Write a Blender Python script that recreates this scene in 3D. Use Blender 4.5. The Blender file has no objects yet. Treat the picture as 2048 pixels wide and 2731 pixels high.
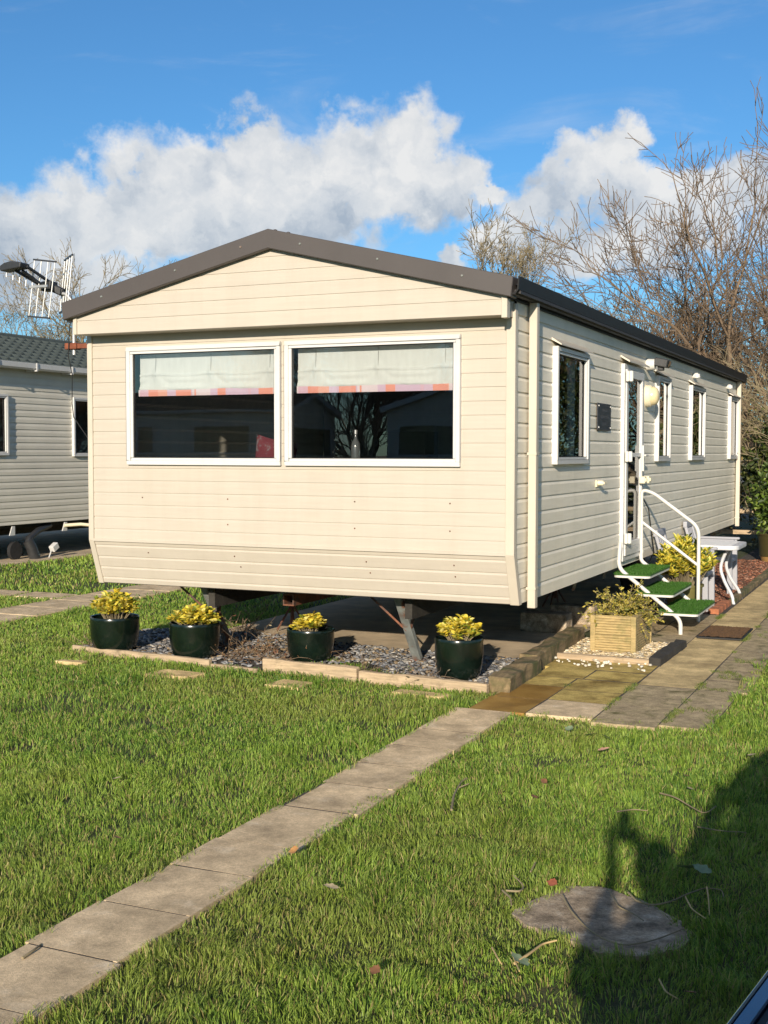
import bpy, bmesh, math, random
import numpy as np
from mathutils import Vector, Matrix
SC = bpy.context.scene
COL = SC.collection
R = math.radians
random.seed(7)
RNG = np.random.default_rng(11)

# ---------------------------------------------------------------- camera
cam_data = bpy.data.cameras.new("camera")
cam = bpy.data.objects.new("camera", cam_data)
COL.objects.link(cam)
SC.camera = cam
CAM_POS = Vector((6.305, -8.216, 1.68))
YAW, PITCH, ROLL = 0.4177, 0.0492, 0.0016
cam_data.sensor_fit = 'VERTICAL'
cam_data.sensor_height = 36.0
cam_data.lens = 3249.09 / 2731 * 36.0
cam_data.clip_start = 0.02
cam_data.clip_end = 2000
_f = Vector((-math.sin(YAW) * math.cos(PITCH), math.cos(YAW) * math.cos(PITCH), -math.sin(PITCH)))
_r = Vector((math.cos(YAW), math.sin(YAW), 0))
_u = _r.cross(_f)
_r2 = math.cos(ROLL) * _r + math.sin(ROLL) * _u
_u2 = -math.sin(ROLL) * _r + math.cos(ROLL) * _u
cam.matrix_world = Matrix(((_r2.x, _u2.x, -_f.x, CAM_POS.x), (_r2.y, _u2.y, -_f.y, CAM_POS.y),
                           (_r2.z, _u2.z, -_f.z, CAM_POS.z), (0, 0, 0, 1)))

# ---------------------------------------------------------------- exposure, sun, sky
SC.view_settings.view_transform = 'Standard'
SC.view_settings.look = 'None'
SC.view_settings.exposure = 1.45
SC.view_settings.gamma = 1
SUN_DIR = Vector((-0.207, 0.936, -0.285)).normalized()     # the way the light travels
sun_data = bpy.data.lights.new("sun", 'SUN')
sun_data.energy = 2.4
sun_data.angle = R(0.55)
sun_data.color = (1.0, 0.88, 0.72)
sun = bpy.data.objects.new("sun", sun_data)
COL.objects.link(sun)
sun.location = (12, -40, 14)
sun.rotation_euler = SUN_DIR.to_track_quat('-Z', 'Y').to_euler()

world = bpy.data.worlds.new("World")
SC.world = world
world.use_nodes = True
WT = world.node_tree
WT.nodes.clear()

def wn(kind, **kw):
    n = WT.nodes.new(kind)
    for k, v in kw.items():
        setattr(n, k, v)
    return n

def wm(op, a, b=None, c=None, clamp=False):
    n = wn('ShaderNodeMath', operation=op, use_clamp=clamp)
    for i, v in enumerate((a, b, c)):
        if v is None:
            continue
        if isinstance(v, (int, float)):
            n.inputs[i].default_value = v
        else:
            WT.links.new(v, n.inputs[i])
    return n.outputs[0]

def wlink(a, b):
    WT.links.new(a, b)

sky = wn('ShaderNodeTexSky', sky_type='NISHITA', sun_disc=False)
sky.sun_elevation = R(16.54)
sky.sun_rotation = R(167.5)
sky.altitude = 20
sky.air_density = 1.0
sky.dust_density = 0.35
sky.ozone_density = 2.2
tc = wn('ShaderNodeTexCoord')
sep = wn('ShaderNodeSeparateXYZ')
wlink(tc.outputs['Generated'], sep.inputs[0])
X, Y, Z = sep.outputs
# azimuth (degrees, measured from the street's view axis, to the right) and elevation (degrees)
az0 = wm('ARCTAN2', X, Y)
az = wm('MULTIPLY', wm('WRAP', wm('ADD', az0, YAW), math.pi, -math.pi), 180 / math.pi)
el = wm('MULTIPLY', wm('ARCSINE', Z), 180 / math.pi)
comb = wn('ShaderNodeCombineXYZ')
wlink(az, comb.inputs[0]); wlink(el, comb.inputs[1])

def wnoise(vec, scale, detail, rough=0.55, dist=0.0):
    n = wn('ShaderNodeTexNoise')
    n.inputs['Scale'].default_value = scale
    n.inputs['Detail'].default_value = detail
    n.inputs['Roughness'].default_value = rough
    n.inputs['Distortion'].default_value = dist
    wlink(vec, n.inputs['Vector'])
    return n

def vmath(op, a, b):
    n = wn('ShaderNodeVectorMath', operation=op)
    for i, v in enumerate((a, b)):
        if isinstance(v, tuple):
            n.inputs[i].default_value = v
        elif isinstance(v, (int, float)):
            n.inputs['Scale'].default_value = v
        else:
            wlink(v, n.inputs[i])
    return n.outputs['Value'] if op == 'LENGTH' else n.outputs[0]

# warped sky coordinates make the billowing rims of the clouds
def warped(vec, amt1, s1, amt2, s2):
    a = vmath('SUBTRACT', wnoise(vec, s1, 3).outputs['Color'], (0.5, 0.5, 0.5))
    b = vmath('SUBTRACT', wnoise(vec, s2, 6, 0.62).outputs['Color'], (0.5, 0.5, 0.5))
    na = wn('ShaderNodeVectorMath', operation='SCALE'); wlink(a, na.inputs[0]); na.inputs['Scale'].default_value = amt1
    nb = wn('ShaderNodeVectorMath', operation='SCALE'); wlink(b, nb.inputs[0]); nb.inputs['Scale'].default_value = amt2
    return vmath('ADD', vmath('ADD', vec, na.outputs[0]), nb.outputs[0])

P2D = 0.02151          # degrees per display pixel near the view axis
CLOUDS = [            # centre x, y, half width, half height (pixels of a 1659 wide view), turned into azimuth and elevation
    (40, 520, 190, 100), (190, 480, 130, 95), (330, 410, 125, 110), (415, 380, 120, 95), (420, 480, 250, 100), (535, 345, 95, 100), (620, 400, 190, 105),
    (765, 345, 100, 100), (880, 345, 105, 95), (975, 395, 85, 75), (780, 420, 230, 80), (600, 500, 200, 75), (1065, 405, 50, 28),
    (1325, 335, 66, 70), (1250, 395, 105, 70), (1360, 430, 130, 72), (1195, 455, 110, 66), (1100, 515, 95, 46), (1500, 450, 160, 72),
    (1640, 430, 150, 80), (1350, 520, 300, 72), (975, 555, 38, 34), (60, 600, 260, 60), (700, 465, 140, 70),
]

def cloud_field(vec):
    best = None
    for (x, y, w, h) in CLOUDS:
        a = math.degrees(math.atan((x - 829.5) / 2664)); e = (970 - y) * P2D
        m = wn('ShaderNodeMapping', vector_type='TEXTURE')
        m.inputs['Location'].default_value = (a, e, 0)
        m.inputs['Scale'].default_value = (w * P2D, h * P2D, 1)
        wlink(vec, m.inputs['Vector'])
        d = vmath('LENGTH', m.outputs[0], (0, 0, 0))
        if best is None:
            best = d
        else:
            best = wm('SMOOTH_MIN', best, d, 0.28)
    return best

wv = warped(comb.outputs[0], 3.2, 0.22, 2.6, 0.62)
field = cloud_field(wv)
fine = wnoise(comb.outputs[0], 0.9, 8, 0.6).outputs['Fac']
field2 = wm('ADD', field, wm('MULTIPLY', wm('SUBTRACT', fine, 0.5), 0.55))
mr = wn('ShaderNodeMapRange', interpolation_type='SMOOTHSTEP')
wlink(field2, mr.inputs['Value'])
mr.inputs['From Min'].default_value = 1.26
mr.inputs['From Max'].default_value = 0.72
mr.inputs['To Min'].default_value = 0.0
mr.inputs['To Max'].default_value = 0.93
mask_main = mr.outputs[0]
# thin high streaks, and broken cloud over the rest of the sky
cm = wn('ShaderNodeMapping'); cm.inputs['Scale'].default_value = (0.05, 0.17, 1); cm.inputs['Rotation'].default_value = (0, 0, 0.35)
wlink(comb.outputs[0], cm.inputs['Vector'])
ci = wnoise(cm.outputs[0], 1.6, 7, 0.62, 0.6).outputs['Fac']
mr2 = wn('ShaderNodeMapRange', interpolation_type='SMOOTHSTEP'); wlink(ci, mr2.inputs['Value'])
mr2.inputs['From Min'].default_value = 0.5; mr2.inputs['From Max'].default_value = 0.85
mr2.inputs['To Max'].default_value = 0.40
rest = wnoise(tc.outputs['Generated'], 2.6, 7, 0.58).outputs['Fac']
mr3 = wn('ShaderNodeMapRange', interpolation_type='SMOOTHSTEP'); wlink(rest, mr3.inputs['Value'])
mr3.inputs['From Min'].default_value = 0.50; mr3.inputs['From Max'].default_value = 0.62
mr3.inputs['To Max'].default_value = 0.9
side = wn('ShaderNodeMapRange', interpolation_type='SMOOTHSTEP'); wlink(wm('ABSOLUTE', az), side.inputs['Value'])
side.inputs['From Min'].default_value = 26; side.inputs['From Max'].default_value = 40
mask = wm('MAXIMUM', wm('MAXIMUM', mask_main, mr2.outputs[0]), wm('MULTIPLY', mr3.outputs[0], side.outputs[0]), clamp=True)
# cloud brightness: billows facing the sun are white, thick bases are grey blue
bill = wnoise(wv, 0.22, 5, 0.5).outputs['Fac']
up = vmath('ADD', wv, (-0.9, 1.5, 0))
bill2 = wnoise(up, 0.22, 5, 0.5).outputs['Fac']
relief = wm('MULTIPLY', wm('SUBTRACT', bill, bill2), 3.0)
thick = wn('ShaderNodeMapRange'); wlink(el, thick.inputs['Value'])
thick.inputs['From Min'].default_value = 4.5; thick.inputs['From Max'].default_value = 14.0
thick.inputs['To Min'].default_value = 0.12; thick.inputs['To Max'].default_value = 0.82
tone = wm('ADD', thick.outputs[0], wm('ADD', relief, wm('MULTIPLY', wm('SUBTRACT', fine, 0.5), 0.22)), clamp=True)
ramp = wn('ShaderNodeValToRGB'); wlink(tone, ramp.inputs[0])
CL_G = 3.2
e0, e1 = ramp.color_ramp.elements
e0.position = 0.0; e0.color = (0.46, 0.53, 0.62, 1)
e1.position = 1.0; e1.color = (1.0, 0.985, 0.955, 1)
e2 = ramp.color_ramp.elements.new(0.5); e2.color = (0.76, 0.79, 0.82, 1)
gain = wn('ShaderNodeMix', data_type='RGBA', blend_type='MULTIPLY'); gain.inputs[0].default_value = 1
wlink(ramp.outputs[0], gain.inputs[6]); gain.inputs[7].default_value = (CL_G, CL_G, CL_G, 1)
hsv = wn('ShaderNodeMix', data_type='RGBA', blend_type='MULTIPLY'); hsv.inputs[0].default_value = 1
wlink(sky.outputs[0], hsv.inputs[6]); hsv.inputs[7].default_value = (0.195, 0.362, 0.495, 1)
mix = wn('ShaderNodeMix', data_type='RGBA'); wlink(mask, mix.inputs[0])
wlink(hsv.outputs[2], mix.inputs[6]); wlink(gain.outputs[2], mix.inputs[7])
bg = wn('ShaderNodeBackground'); bg.inputs['Strength'].default_value = 0.10
wlink(mix.outputs[2], bg.inputs['Color'])
wout = wn('ShaderNodeOutputWorld'); wlink(bg.outputs[0], wout.inputs[0])

# ---------------------------------------------------------------- helpers
WLOC = {}

def setp(o, label=None, cat=None, group=None, kind=None):
    if label: o['label'] = label
    if cat: o['category'] = cat
    if group: o['group'] = group
    if kind: o['kind'] = kind
    return o

def thing(name, loc, label, cat, group=None, rz=0.0):
    o = bpy.data.objects.new(name, None)
    COL.objects.link(o)
    o.location = loc; o.rotation_euler = (0, 0, rz)
    o.empty_display_size = 0.2
    WLOC[o.name] = Vector(loc) if rz == 0 else Vector((0, 0, 0))
    return setp(o, label, cat, group)

def wloc(o):
    return WLOC.get(o.name, Vector((0, 0, 0))) if o else Vector((0, 0, 0))

class MB:
    """collects geometry in world coordinates, builds ONE mesh object"""
    def __init__(s):
        s.v = []; s.f = []
    def add(s, vs, fs):
        n = len(s.v); s.v += [tuple(p) for p in vs]; s.f += [tuple(i + n for i in f) for f in fs]
        return s
    def quad(s, a, b, c, d):
        return s.add([a, b, c, d], [(0, 1, 2, 3)])
    def box(s, x0, x1, y0, y1, z0, z1):
        vs = [(x, y, z) for z in (z0, z1) for y in (y0, y1) for x in (x0, x1)]
        return s.add(vs, [(0, 2, 3, 1), (4, 5, 7, 6), (0, 1, 5, 4), (1, 3, 7, 5), (3, 2, 6, 7), (2, 0, 4, 6)])
    def obox(s, c, size, mat=None, rz=0.0):
        """oriented box: centre, full size, rotation matrix or z angle"""
        m = mat if mat is not None else Matrix.Rotation(rz, 3, 'Z')
        hx, hy, hz = size[0] / 2, size[1] / 2, size[2] / 2
        vs = [Vector(c) + m @ Vector((x, y, z)) for z in (-hz, hz) for y in (-hy, hy) for x in (-hx, hx)]
        return s.add(vs, [(0, 2, 3, 1), (4, 5, 7, 6), (0, 1, 5, 4), (1, 3, 7, 5), (3, 2, 6, 7), (2, 0, 4, 6)])
    def bar(s, a, b, w, h):
        """box section running from a to b, w across, h the other way"""
        a = Vector(a); b = Vector(b); d = (b - a); L = d.length; d.normalize()
        up = Vector((0, 0, 1)) if abs(d.z) < 0.95 else Vector((0, 1, 0))
        x = d.cross(up).normalized(); u = x.cross(d)
        m = Matrix((x, d, u)).transposed()
        return s.obox((a + b) / 2, (w, L, h), m)
    def tube(s, pts, r, n=8, cap=True):
        pts = [Vector(p) for p in pts]
        rr = r if isinstance(r, (list, tuple)) else [r] * len(pts)
        base = len(s.v); ref = None
        for i, p in enumerate(pts):
            if i == 0: t = pts[1] - pts[0]
            elif i == len(pts) - 1: t = pts[-1] - pts[-2]
            else: t = (pts[i + 1] - p).normalized() + (p - pts[i - 1]).normalized()
            t.normalize()
            if ref is None:
                ref = Vector((0, 0, 1)) if abs(t.z) < 0.9 else Vector((1, 0, 0))
            x = t.cross(ref).normalized(); y = x.cross(t).normalized(); ref = y
            for k in range(n):
                a = 2 * math.pi * k / n
                s.v.append(tuple(p + rr[i] * (math.cos(a) * x + math.sin(a) * y)))
        for i in range(len(pts) - 1):
            for k in range(n):
                a = base + i * n + k; b = base + i * n + (k + 1) % n
                s.f.append((a, b, b + n, a + n))
        if cap:
            s.f.append(tuple(base + k for k in range(n))[::-1])
            s.f.append(tuple(base + (len(pts) - 1) * n + k for k in range(n)))
        return s
    def lathe(s, prof, c=(0, 0, 0), n=32, axis='Z'):
        base = len(s.v)
        for (r, z) in prof:
            for k in range(n):
                a = 2 * math.pi * k / n
                p = (r * math.cos(a), r * math.sin(a), z)
                if axis == 'Y': p = (p[0], p[2], p[1])
                if axis == 'X': p = (p[2], p[0], p[1])
                s.v.append((c[0] + p[0], c[1] + p[1], c[2] + p[2]))
        for i in range(len(prof) - 1):
            for k in range(n):
                a = base + i * n + k; b = base + i * n + (k + 1) % n
                s.f.append((a, b, b + n, a + n))
        return s
    def prism(s, poly, a, b, plane='XZ'):
        """polygon in a plane pushed from a to b along the third axis"""
        n = len(poly)
        def pt(p, t):
            return {'XZ': (p[0], t, p[1]), 'YZ': (t, p[0], p[1]), 'XY': (p[0], p[1], t)}[plane]
        vs = [pt(p, a) for p in poly] + [pt(p, b) for p in poly]
        fs = [tuple(range(n)), tuple(range(2 * n - 1, n - 1, -1))]
        fs += [(i, (i + 1) % n, n + (i + 1) % n, n + i) for i in range(n)]
        return s.add(vs, fs)
    def build(s, name, mat, parent=None, smooth=False, bevel=0.0, label=None, noise=0.0, segs=1):
        o3 = wloc(parent)
        me = bpy.data.meshes.new(name)
        me.from_pydata([(p[0] - o3.x, p[1] - o3.y, p[2] - o3.z) for p in s.v], [], s.f)
        bm = bmesh.new(); bm.from_mesh(me)
        bmesh.ops.remove_doubles(bm, verts=bm.verts, dist=1e-5)
        bmesh.ops.recalc_face_normals(bm, faces=bm.faces)
        if bevel:
            es = [e for e in bm.edges if len(e.link_faces) == 2 and e.calc_face_angle(0) > 0.6]
            bmesh.ops.bevel(bm, geom=es, offset=bevel, segments=segs, affect='EDGES', profile=0.6)
        if noise:
            for v in bm.verts:
                v.co += Vector((random.uniform(-noise, noise), random.uniform(-noise, noise), random.uniform(-noise, noise)))
        bm.to_mesh(me); bm.free()
        if smooth:
            for p in me.polygons: p.use_smooth = True
            try: me.set_sharp_from_angle(angle=R(38))
            except Exception: pass
        me.materials.append(mat)
        o = bpy.data.objects.new(name, me)
        COL.objects.link(o)
        if parent: o.parent = parent
        if label: o['label'] = label
        return o

def np_mesh(name, verts, quads=None, tris=None, mat=None, parent=None, cols=None, smooth=False):
    o3 = wloc(parent)
    v = np.asarray(verts, dtype=np.float32) - np.array(o3, dtype=np.float32)
    me = bpy.data.meshes.new(name)
    me.vertices.add(len(v)); me.vertices.foreach_set('co', v.ravel())
    q = np.zeros((0, 4), np.int32) if quads is None else np.asarray(quads, np.int32)
    t = np.zeros((0, 3), np.int32) if tris is None else np.asarray(tris, np.int32)
    idx = np.concatenate([q.ravel(), t.ravel()])
    me.loops.add(len(idx)); me.loops.foreach_set('vertex_index', idx)
    me.polygons.add(len(q) + len(t))
    st = np.concatenate([np.arange(len(q)) * 4, len(q) * 4 + np.arange(len(t)) * 3]).astype(np.int32)
    me.polygons.foreach_set('loop_start', st)
    if smooth:
        me.polygons.foreach_set('use_smooth', np.ones(len(st), bool))
    me.update(calc_edges=True)
    if cols is not None:
        a = me.color_attributes.new('tint', 'FLOAT_COLOR', 'POINT')
        c = np.ones((len(v), 4), np.float32); c[:, :3] = cols
        a.data.foreach_set('color', c.ravel())
    me.materials.append(mat)
    o = bpy.data.objects.new(name, me)
    COL.objects.link(o)
    if parent: o.parent = parent
    return o

def copy_tree(o, parent=None, loc=None, rz=None):
    c = o.copy(); COL.objects.link(c)
    if parent: c.parent = parent
    if loc is not None: c.location = loc
    if rz is not None: c.rotation_euler = (0, 0, rz)
    for ch in list(o.children):
        copy_tree(ch, c)
    return c

# ---------------------------------------------------------------- materials
def M(name, col, rough=0.6, var=0.12, scale=6.0, col2=None, bump=0.0, bscale=80.0, metal=0.0, spec=0.5, stretch=None,
      patch=None, pscale=1.5, plo=0.5, phi=0.7, streak=0.0, wave=0.0, speck=0.0, coat=0.0, attr=False, detail=6, sheen=0.0):
    m = bpy.data.materials.new(name); m.use_nodes = True
    nt = m.node_tree; N = nt.nodes; L = nt.links
    bs = N['Principled BSDF']
    bs.inputs['Roughness'].default_value = rough
    bs.inputs['Metallic'].default_value = metal
    bs.inputs['Specular IOR Level'].default_value = spec
    if coat: bs.inputs['Coat Weight'].default_value = coat; bs.inputs['Coat Roughness'].default_value = 0.06
    t = N.new('ShaderNodeTexCoord'); vec = t.outputs['Object']
    if stretch:
        mp = N.new('ShaderNodeMapping'); mp.inputs['Scale'].default_value = stretch
        L.new(vec, mp.inputs['Vector']); vec = mp.outputs[0]
    no = N.new('ShaderNodeTexNoise'); no.inputs['Scale'].default_value = scale; no.inputs['Detail'].default_value = detail
    no.inputs['Roughness'].default_value = 0.6
    L.new(vec, no.inputs['Vector'])
    cr = N.new('ShaderNodeValToRGB'); L.new(no.outputs['Fac'], cr.inputs[0])
    c1 = tuple(max(0, c * (1 - var)) for c in col); c2 = col2 if col2 else tuple(min(1, c * (1 + var)) for c in col)
    cr.color_ramp.elements[0].position = 0.32; cr.color_ramp.elements[1].position = 0.68
    cr.color_ramp.elements[0].color = (*c1, 1); cr.color_ramp.elements[1].color = (*c2, 1)
    out = cr.outputs[0]
    if attr:
        at = N.new('ShaderNodeVertexColor'); at.layer_name = 'tint'
        mx = N.new('ShaderNodeMix'); mx.data_type = 'RGBA'; mx.blend_type = 'MULTIPLY'; mx.inputs[0].default_value = 1
        L.new(out, mx.inputs[6]); L.new(at.outputs[0], mx.inputs[7]); out = mx.outputs[2]
    if patch:
        n2 = N.new('ShaderNodeTexNoise'); n2.inputs['Scale'].default_value = pscale; n2.inputs['Detail'].default_value = 8
        n2.inputs['Roughness'].default_value = 0.65
        L.new(t.outputs['Object'], n2.inputs['Vector'])
        mr = N.new('ShaderNodeMapRange'); mr.inputs['From Min'].default_value = plo; mr.inputs['From Max'].default_value = phi
        L.new(n2.outputs['Fac'], mr.inputs['Value'])
        mx = N.new('ShaderNodeMix'); mx.data_type = 'RGBA'
        L.new(mr.outputs[0], mx.inputs[0]); L.new(out, mx.inputs[6]); mx.inputs[7].default_value = (*patch, 1); out = mx.outputs[2]
    if speck:       # grit and lichen specks
        n4 = N.new('ShaderNodeTexNoise'); n4.inputs['Scale'].default_value = 95; n4.inputs['Detail'].default_value = 6; n4.inputs['Roughness'].default_value = 0.75; L.new(t.outputs['Object'], n4.inputs['Vector'])
        m4 = N.new('ShaderNodeMapRange'); m4.inputs['From Min'].default_value = 0.3; m4.inputs['From Max'].default_value = 0.7; m4.inputs['To Min'].default_value = 1 - speck; m4.inputs['To Max'].default_value = 1 + speck * .7; L.new(n4.outputs['Fac'], m4.inputs['Value'])
        n5 = N.new('ShaderNodeTexNoise'); n5.inputs['Scale'].default_value = 11; n5.inputs['Detail'].default_value = 9; n5.inputs['Roughness'].default_value = 0.7; n5.inputs['Distortion'].default_value = 0.6; L.new(t.outputs['Object'], n5.inputs['Vector'])
        m5 = N.new('ShaderNodeMapRange'); m5.inputs['From Min'].default_value = 0.35; m5.inputs['From Max'].default_value = 0.65; m5.inputs['To Min'].default_value = 1 - speck * .9; m5.inputs['To Max'].default_value = 1.08; L.new(n5.outputs['Fac'], m5.inputs['Value'])
        mm = N.new('ShaderNodeMath'); mm.operation = 'MULTIPLY'; L.new(m4.outputs[0], mm.inputs[0]); L.new(m5.outputs[0], mm.inputs[1])
        vm = N.new('ShaderNodeVectorMath'); vm.operation = 'SCALE'; L.new(out, vm.inputs[0]); L.new(mm.outputs[0], vm.inputs['Scale']); out = vm.outputs[0]
    if streak:      # rain streaks and grime running down
        mp2 = N.new('ShaderNodeMapping'); mp2.inputs['Scale'].default_value = (4, 4, 0.35); L.new(t.outputs['Object'], mp2.inputs[0])
        n3 = N.new('ShaderNodeTexNoise'); n3.inputs['Scale'].default_value = 1.6; n3.inputs['Detail'].default_value = 8; n3.inputs['Roughness'].default_value = 0.65; L.new(mp2.outputs[0], n3.inputs['Vector'])
        m3 = N.new('ShaderNodeMapRange'); m3.inputs['From Min'].default_value = 0.45; m3.inputs['From Max'].default_value = 0.8; m3.inputs['To Max'].default_value = streak; L.new(n3.outputs['Fac'], m3.inputs['Value'])
        mx = N.new('ShaderNodeMix'); mx.data_type = 'RGBA'; mx.blend_type = 'MULTIPLY'
        L.new(m3.outputs[0], mx.inputs[0]); L.new(out, mx.inputs[6]); mx.inputs[7].default_value = (0.52, 0.50, 0.42, 1); out = mx.outputs[2]
    L.new(out, bs.inputs['Base Color'])
    if wave:
        nw = N.new('ShaderNodeTexNoise'); nw.inputs['Scale'].default_value = 2.2; nw.inputs['Detail'].default_value = 2; L.new(t.outputs['Object'], nw.inputs['Vector'])
        bp = N.new('ShaderNodeBump'); bp.inputs['Strength'].default_value = wave; bp.inputs['Distance'].default_value = 0.05
        L.new(nw.outputs['Fac'], bp.inputs['Height']); L.new(bp.outputs[0], bs.inputs['Normal'])
    elif bump:
        nb = N.new('ShaderNodeTexNoise'); nb.inputs['Scale'].default_value = bscale; nb.inputs['Detail'].default_value = 5
        L.new(vec, nb.inputs['Vector'])
        bp = N.new('ShaderNodeBump'); bp.inputs['Strength'].default_value = bump; bp.inputs['Distance'].default_value = 0.01
        L.new(nb.outputs['Fac'], bp.inputs['Height']); L.new(bp.outputs[0], bs.inputs['Normal'])
    return m

def leaf_mat(name, trans=0.35, rough=0.5, gain=1.0):
    m = bpy.data.materials.new(name); m.use_nodes = True
    nt = m.node_tree; N = nt.nodes; L = nt.links
    bs = N['Principled BSDF']; bs.inputs['Roughness'].default_value = rough
    at = N.new('ShaderNodeVertexColor'); at.layer_name = 'tint'
    L.new(at.outputs[0], bs.inputs['Base Color'])
    tr = N.new('ShaderNodeBsdfTranslucent'); L.new(at.outputs[0], tr.inputs['Color'])
    mx = N.new('ShaderNodeMixShader'); mx.inputs[0].default_value = trans
    L.new(bs.outputs[0], mx.inputs[1]); L.new(tr.outputs[0], mx.inputs[2])
    L.new(mx.outputs[0], N['Material Output'].inputs[0])
    return m

def glass_mat(name, tint=(0.86, 0.9, 0.9), boost=1.0, wav=0.0):
    m = bpy.data.materials.new(name); m.use_nodes = True
    nt = m.node_tree; N = nt.nodes; L = nt.links
    N.remove(N['Principled BSDF'])
    tr = N.new('ShaderNodeBsdfTransparent'); tr.inputs[0].default_value = (*tint, 1)
    gl = N.new('ShaderNodeBsdfGlossy'); gl.inputs['Roughness'].default_value = 0.0
    fr = N.new('ShaderNodeFresnel'); fr.inputs[0].default_value = 1.52
    mu = N.new('ShaderNodeMath'); mu.operation = 'MULTIPLY'; mu.use_clamp = True; mu.inputs[1].default_value = boost
    L.new(fr.outputs[0], mu.inputs[0])
    mx = N.new('ShaderNodeMixShader'); L.new(mu.outputs[0], mx.inputs[0]); L.new(tr.outputs[0], mx.inputs[1]); L.new(gl.outputs[0], mx.inputs[2])
    if wav:
        t = N.new('ShaderNodeTexCoord'); n = N.new('ShaderNodeTexNoise'); n.inputs['Scale'].default_value = 1.7; n.inputs['Detail'].default_value = 1
        L.new(t.outputs['Object'], n.inputs['Vector'])
        bp = N.new('ShaderNodeBump'); bp.inputs['Strength'].default_value = wav; bp.inputs['Distance'].default_value = 0.02
        L.new(n.outputs['Fac'], bp.inputs['Height']); L.new(bp.outputs[0], gl.inputs['Normal'])
    L.new(mx.outputs[0], N['Material Output'].inputs[0])
    return m

MT = {}
MT['clad'] = M('cream_cladding', (0.485, 0.435, 0.365), 0.42, 0.035, 2.5, streak=0.14, wave=0.12, stretch=(1, 1, 14), spec=0.35,
               patch=(0.47, 0.42, 0.345), pscale=0.9, plo=0.5, phi=0.85)
MT['clad_side'] = M('cream_cladding_light_lifted', (0.78, 0.72, 0.59), 0.45, 0.05, 2.5, streak=0.20, wave=0.14, stretch=(1, 1, 14), spec=0.35,  # same cladding as the front, base colour lightened to offset weak grazing sun
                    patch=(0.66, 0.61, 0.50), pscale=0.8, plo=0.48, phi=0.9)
MT['trim'] = M('cream_trim', (0.52, 0.465, 0.38), 0.4, 0.04, 4)
MT['verge'] = M('grey_brown_steel', (0.076, 0.066, 0.062), 0.45, 0.06, 3, spec=0.4)
MT['roof'] = M('dark_roof_sheet', (0.03, 0.028, 0.029), 0.6, 0.2, 4, bump=0.2, bscale=120)
MT['gutter'] = M('black_plastic', (0.010, 0.010, 0.011), 0.5, 0.2, 6, spec=0.25)
MT['upvc'] = M('white_upvc', (0.58, 0.575, 0.56), 0.3, 0.03, 5, patch=(0.48, 0.47, 0.44), pscale=3, plo=0.55, phi=0.9)
MT['white'] = M('white_paint', (0.62, 0.61, 0.57), 0.35, 0.04, 6, patch=(0.55, 0.48, 0.38), pscale=9, plo=0.62, phi=0.8)
MT['ivory'] = M('ivory_plastic', (0.78, 0.70, 0.50), 0.4, 0.05, 8)
MT['lens'] = M('yellowed_lens', (0.72, 0.61, 0.36), 0.25, 0.05, 8, spec=0.5)
MT['glass'] = glass_mat('window_glass', (0.86, 0.87, 0.88), 3.4, 0.03)
MT['glass_side'] = glass_mat('side_window_glass', (0.75, 0.8, 0.8), 1.25, 0.05)
MT['black'] = M('black_rubber', (0.012, 0.012, 0.012), 0.6, 0.2, 20)
MT['blind'] = M('pale_blind_cloth', (0.60, 0.63, 0.60), 0.85, 0.04, 30, bump=0.05, bscale=300, stretch=(1, 1, 0.2))
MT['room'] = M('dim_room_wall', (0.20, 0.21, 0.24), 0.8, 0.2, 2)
MT['sofa'] = M('dark_blue_upholstery', (0.06, 0.075, 0.11), 0.9, 0.2, 9, bump=0.2, bscale=200)
MT['cushion'] = M('red_white_cushion_cloth', (0.15, 0.02, 0.025), 0.9, 0.1, 3, patch=(0.18, 0.14, 0.14), pscale=7, plo=0.52, phi=0.56)
MT['slate'] = M('dark_slate', (0.016, 0.018, 0.022), 0.5, 0.3, 14, bump=0.3, bscale=60)
MT['pot'] = M('dark_green_glaze', (0.004, 0.009, 0.006), 0.2, 0.4, 7, spec=0.6, patch=(0.010, 0.016, 0.012), pscale=12, plo=0.55, phi=0.75)
MT['pot_olive'] = M('olive_plastic_pot', (0.13, 0.115, 0.035), 0.45, 0.15, 7)
MT['soil'] = M('dark_soil', (0.035, 0.024, 0.016), 0.95, 0.4, 30, bump=0.8, bscale=90)
MT['timber'] = M('pale_weathered_timber', (0.42, 0.315, 0.20), 0.8, 0.3, 5, bump=0.35, bscale=40, stretch=(0.8, 6, 14), patch=(0.17, 0.13, 0.075), pscale=6, plo=0.55, phi=0.75)
MT['sleeper'] = M('mossy_old_sleeper', (0.20, 0.145, 0.075), 0.9, 0.35, 4, bump=0.6, bscale=30, stretch=(9, 0.9, 9), patch=(0.075, 0.08, 0.025), pscale=6, plo=0.45, phi=0.62)
MT['decking'] = M('ribbed_deck_timber', (0.40, 0.295, 0.13), 0.8, 0.25, 6, bump=0.3, bscale=60, stretch=(2, 2, 12), patch=(0.15, 0.15, 0.05), pscale=7, plo=0.5, phi=0.75)
MT['burnt'] = M('blackened_timber', (0.03, 0.027, 0.022), 0.85, 0.4, 8, bump=0.5, bscale=40)
MT['rust'] = M('rusty_steel', (0.16, 0.06, 0.03), 0.8, 0.4, 12, bump=0.3, bscale=60, patch=(0.07, 0.045, 0.035), pscale=14, plo=0.45, phi=0.6)
MT['galv'] = M('worn_galvanised_steel', (0.22, 0.235, 0.22), 0.55, 0.3, 9, metal=0.3, patch=(0.19, 0.07, 0.03), pscale=6, plo=0.5, phi=0.62)
MT['alu'] = M('bright_aluminium', (0.50, 0.50, 0.49), 0.4, 0.1, 12, metal=0.6)
MT['dplastic'] = M('dark_grey_plastic', (0.028, 0.029, 0.031), 0.42, 0.2, 9)
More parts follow.
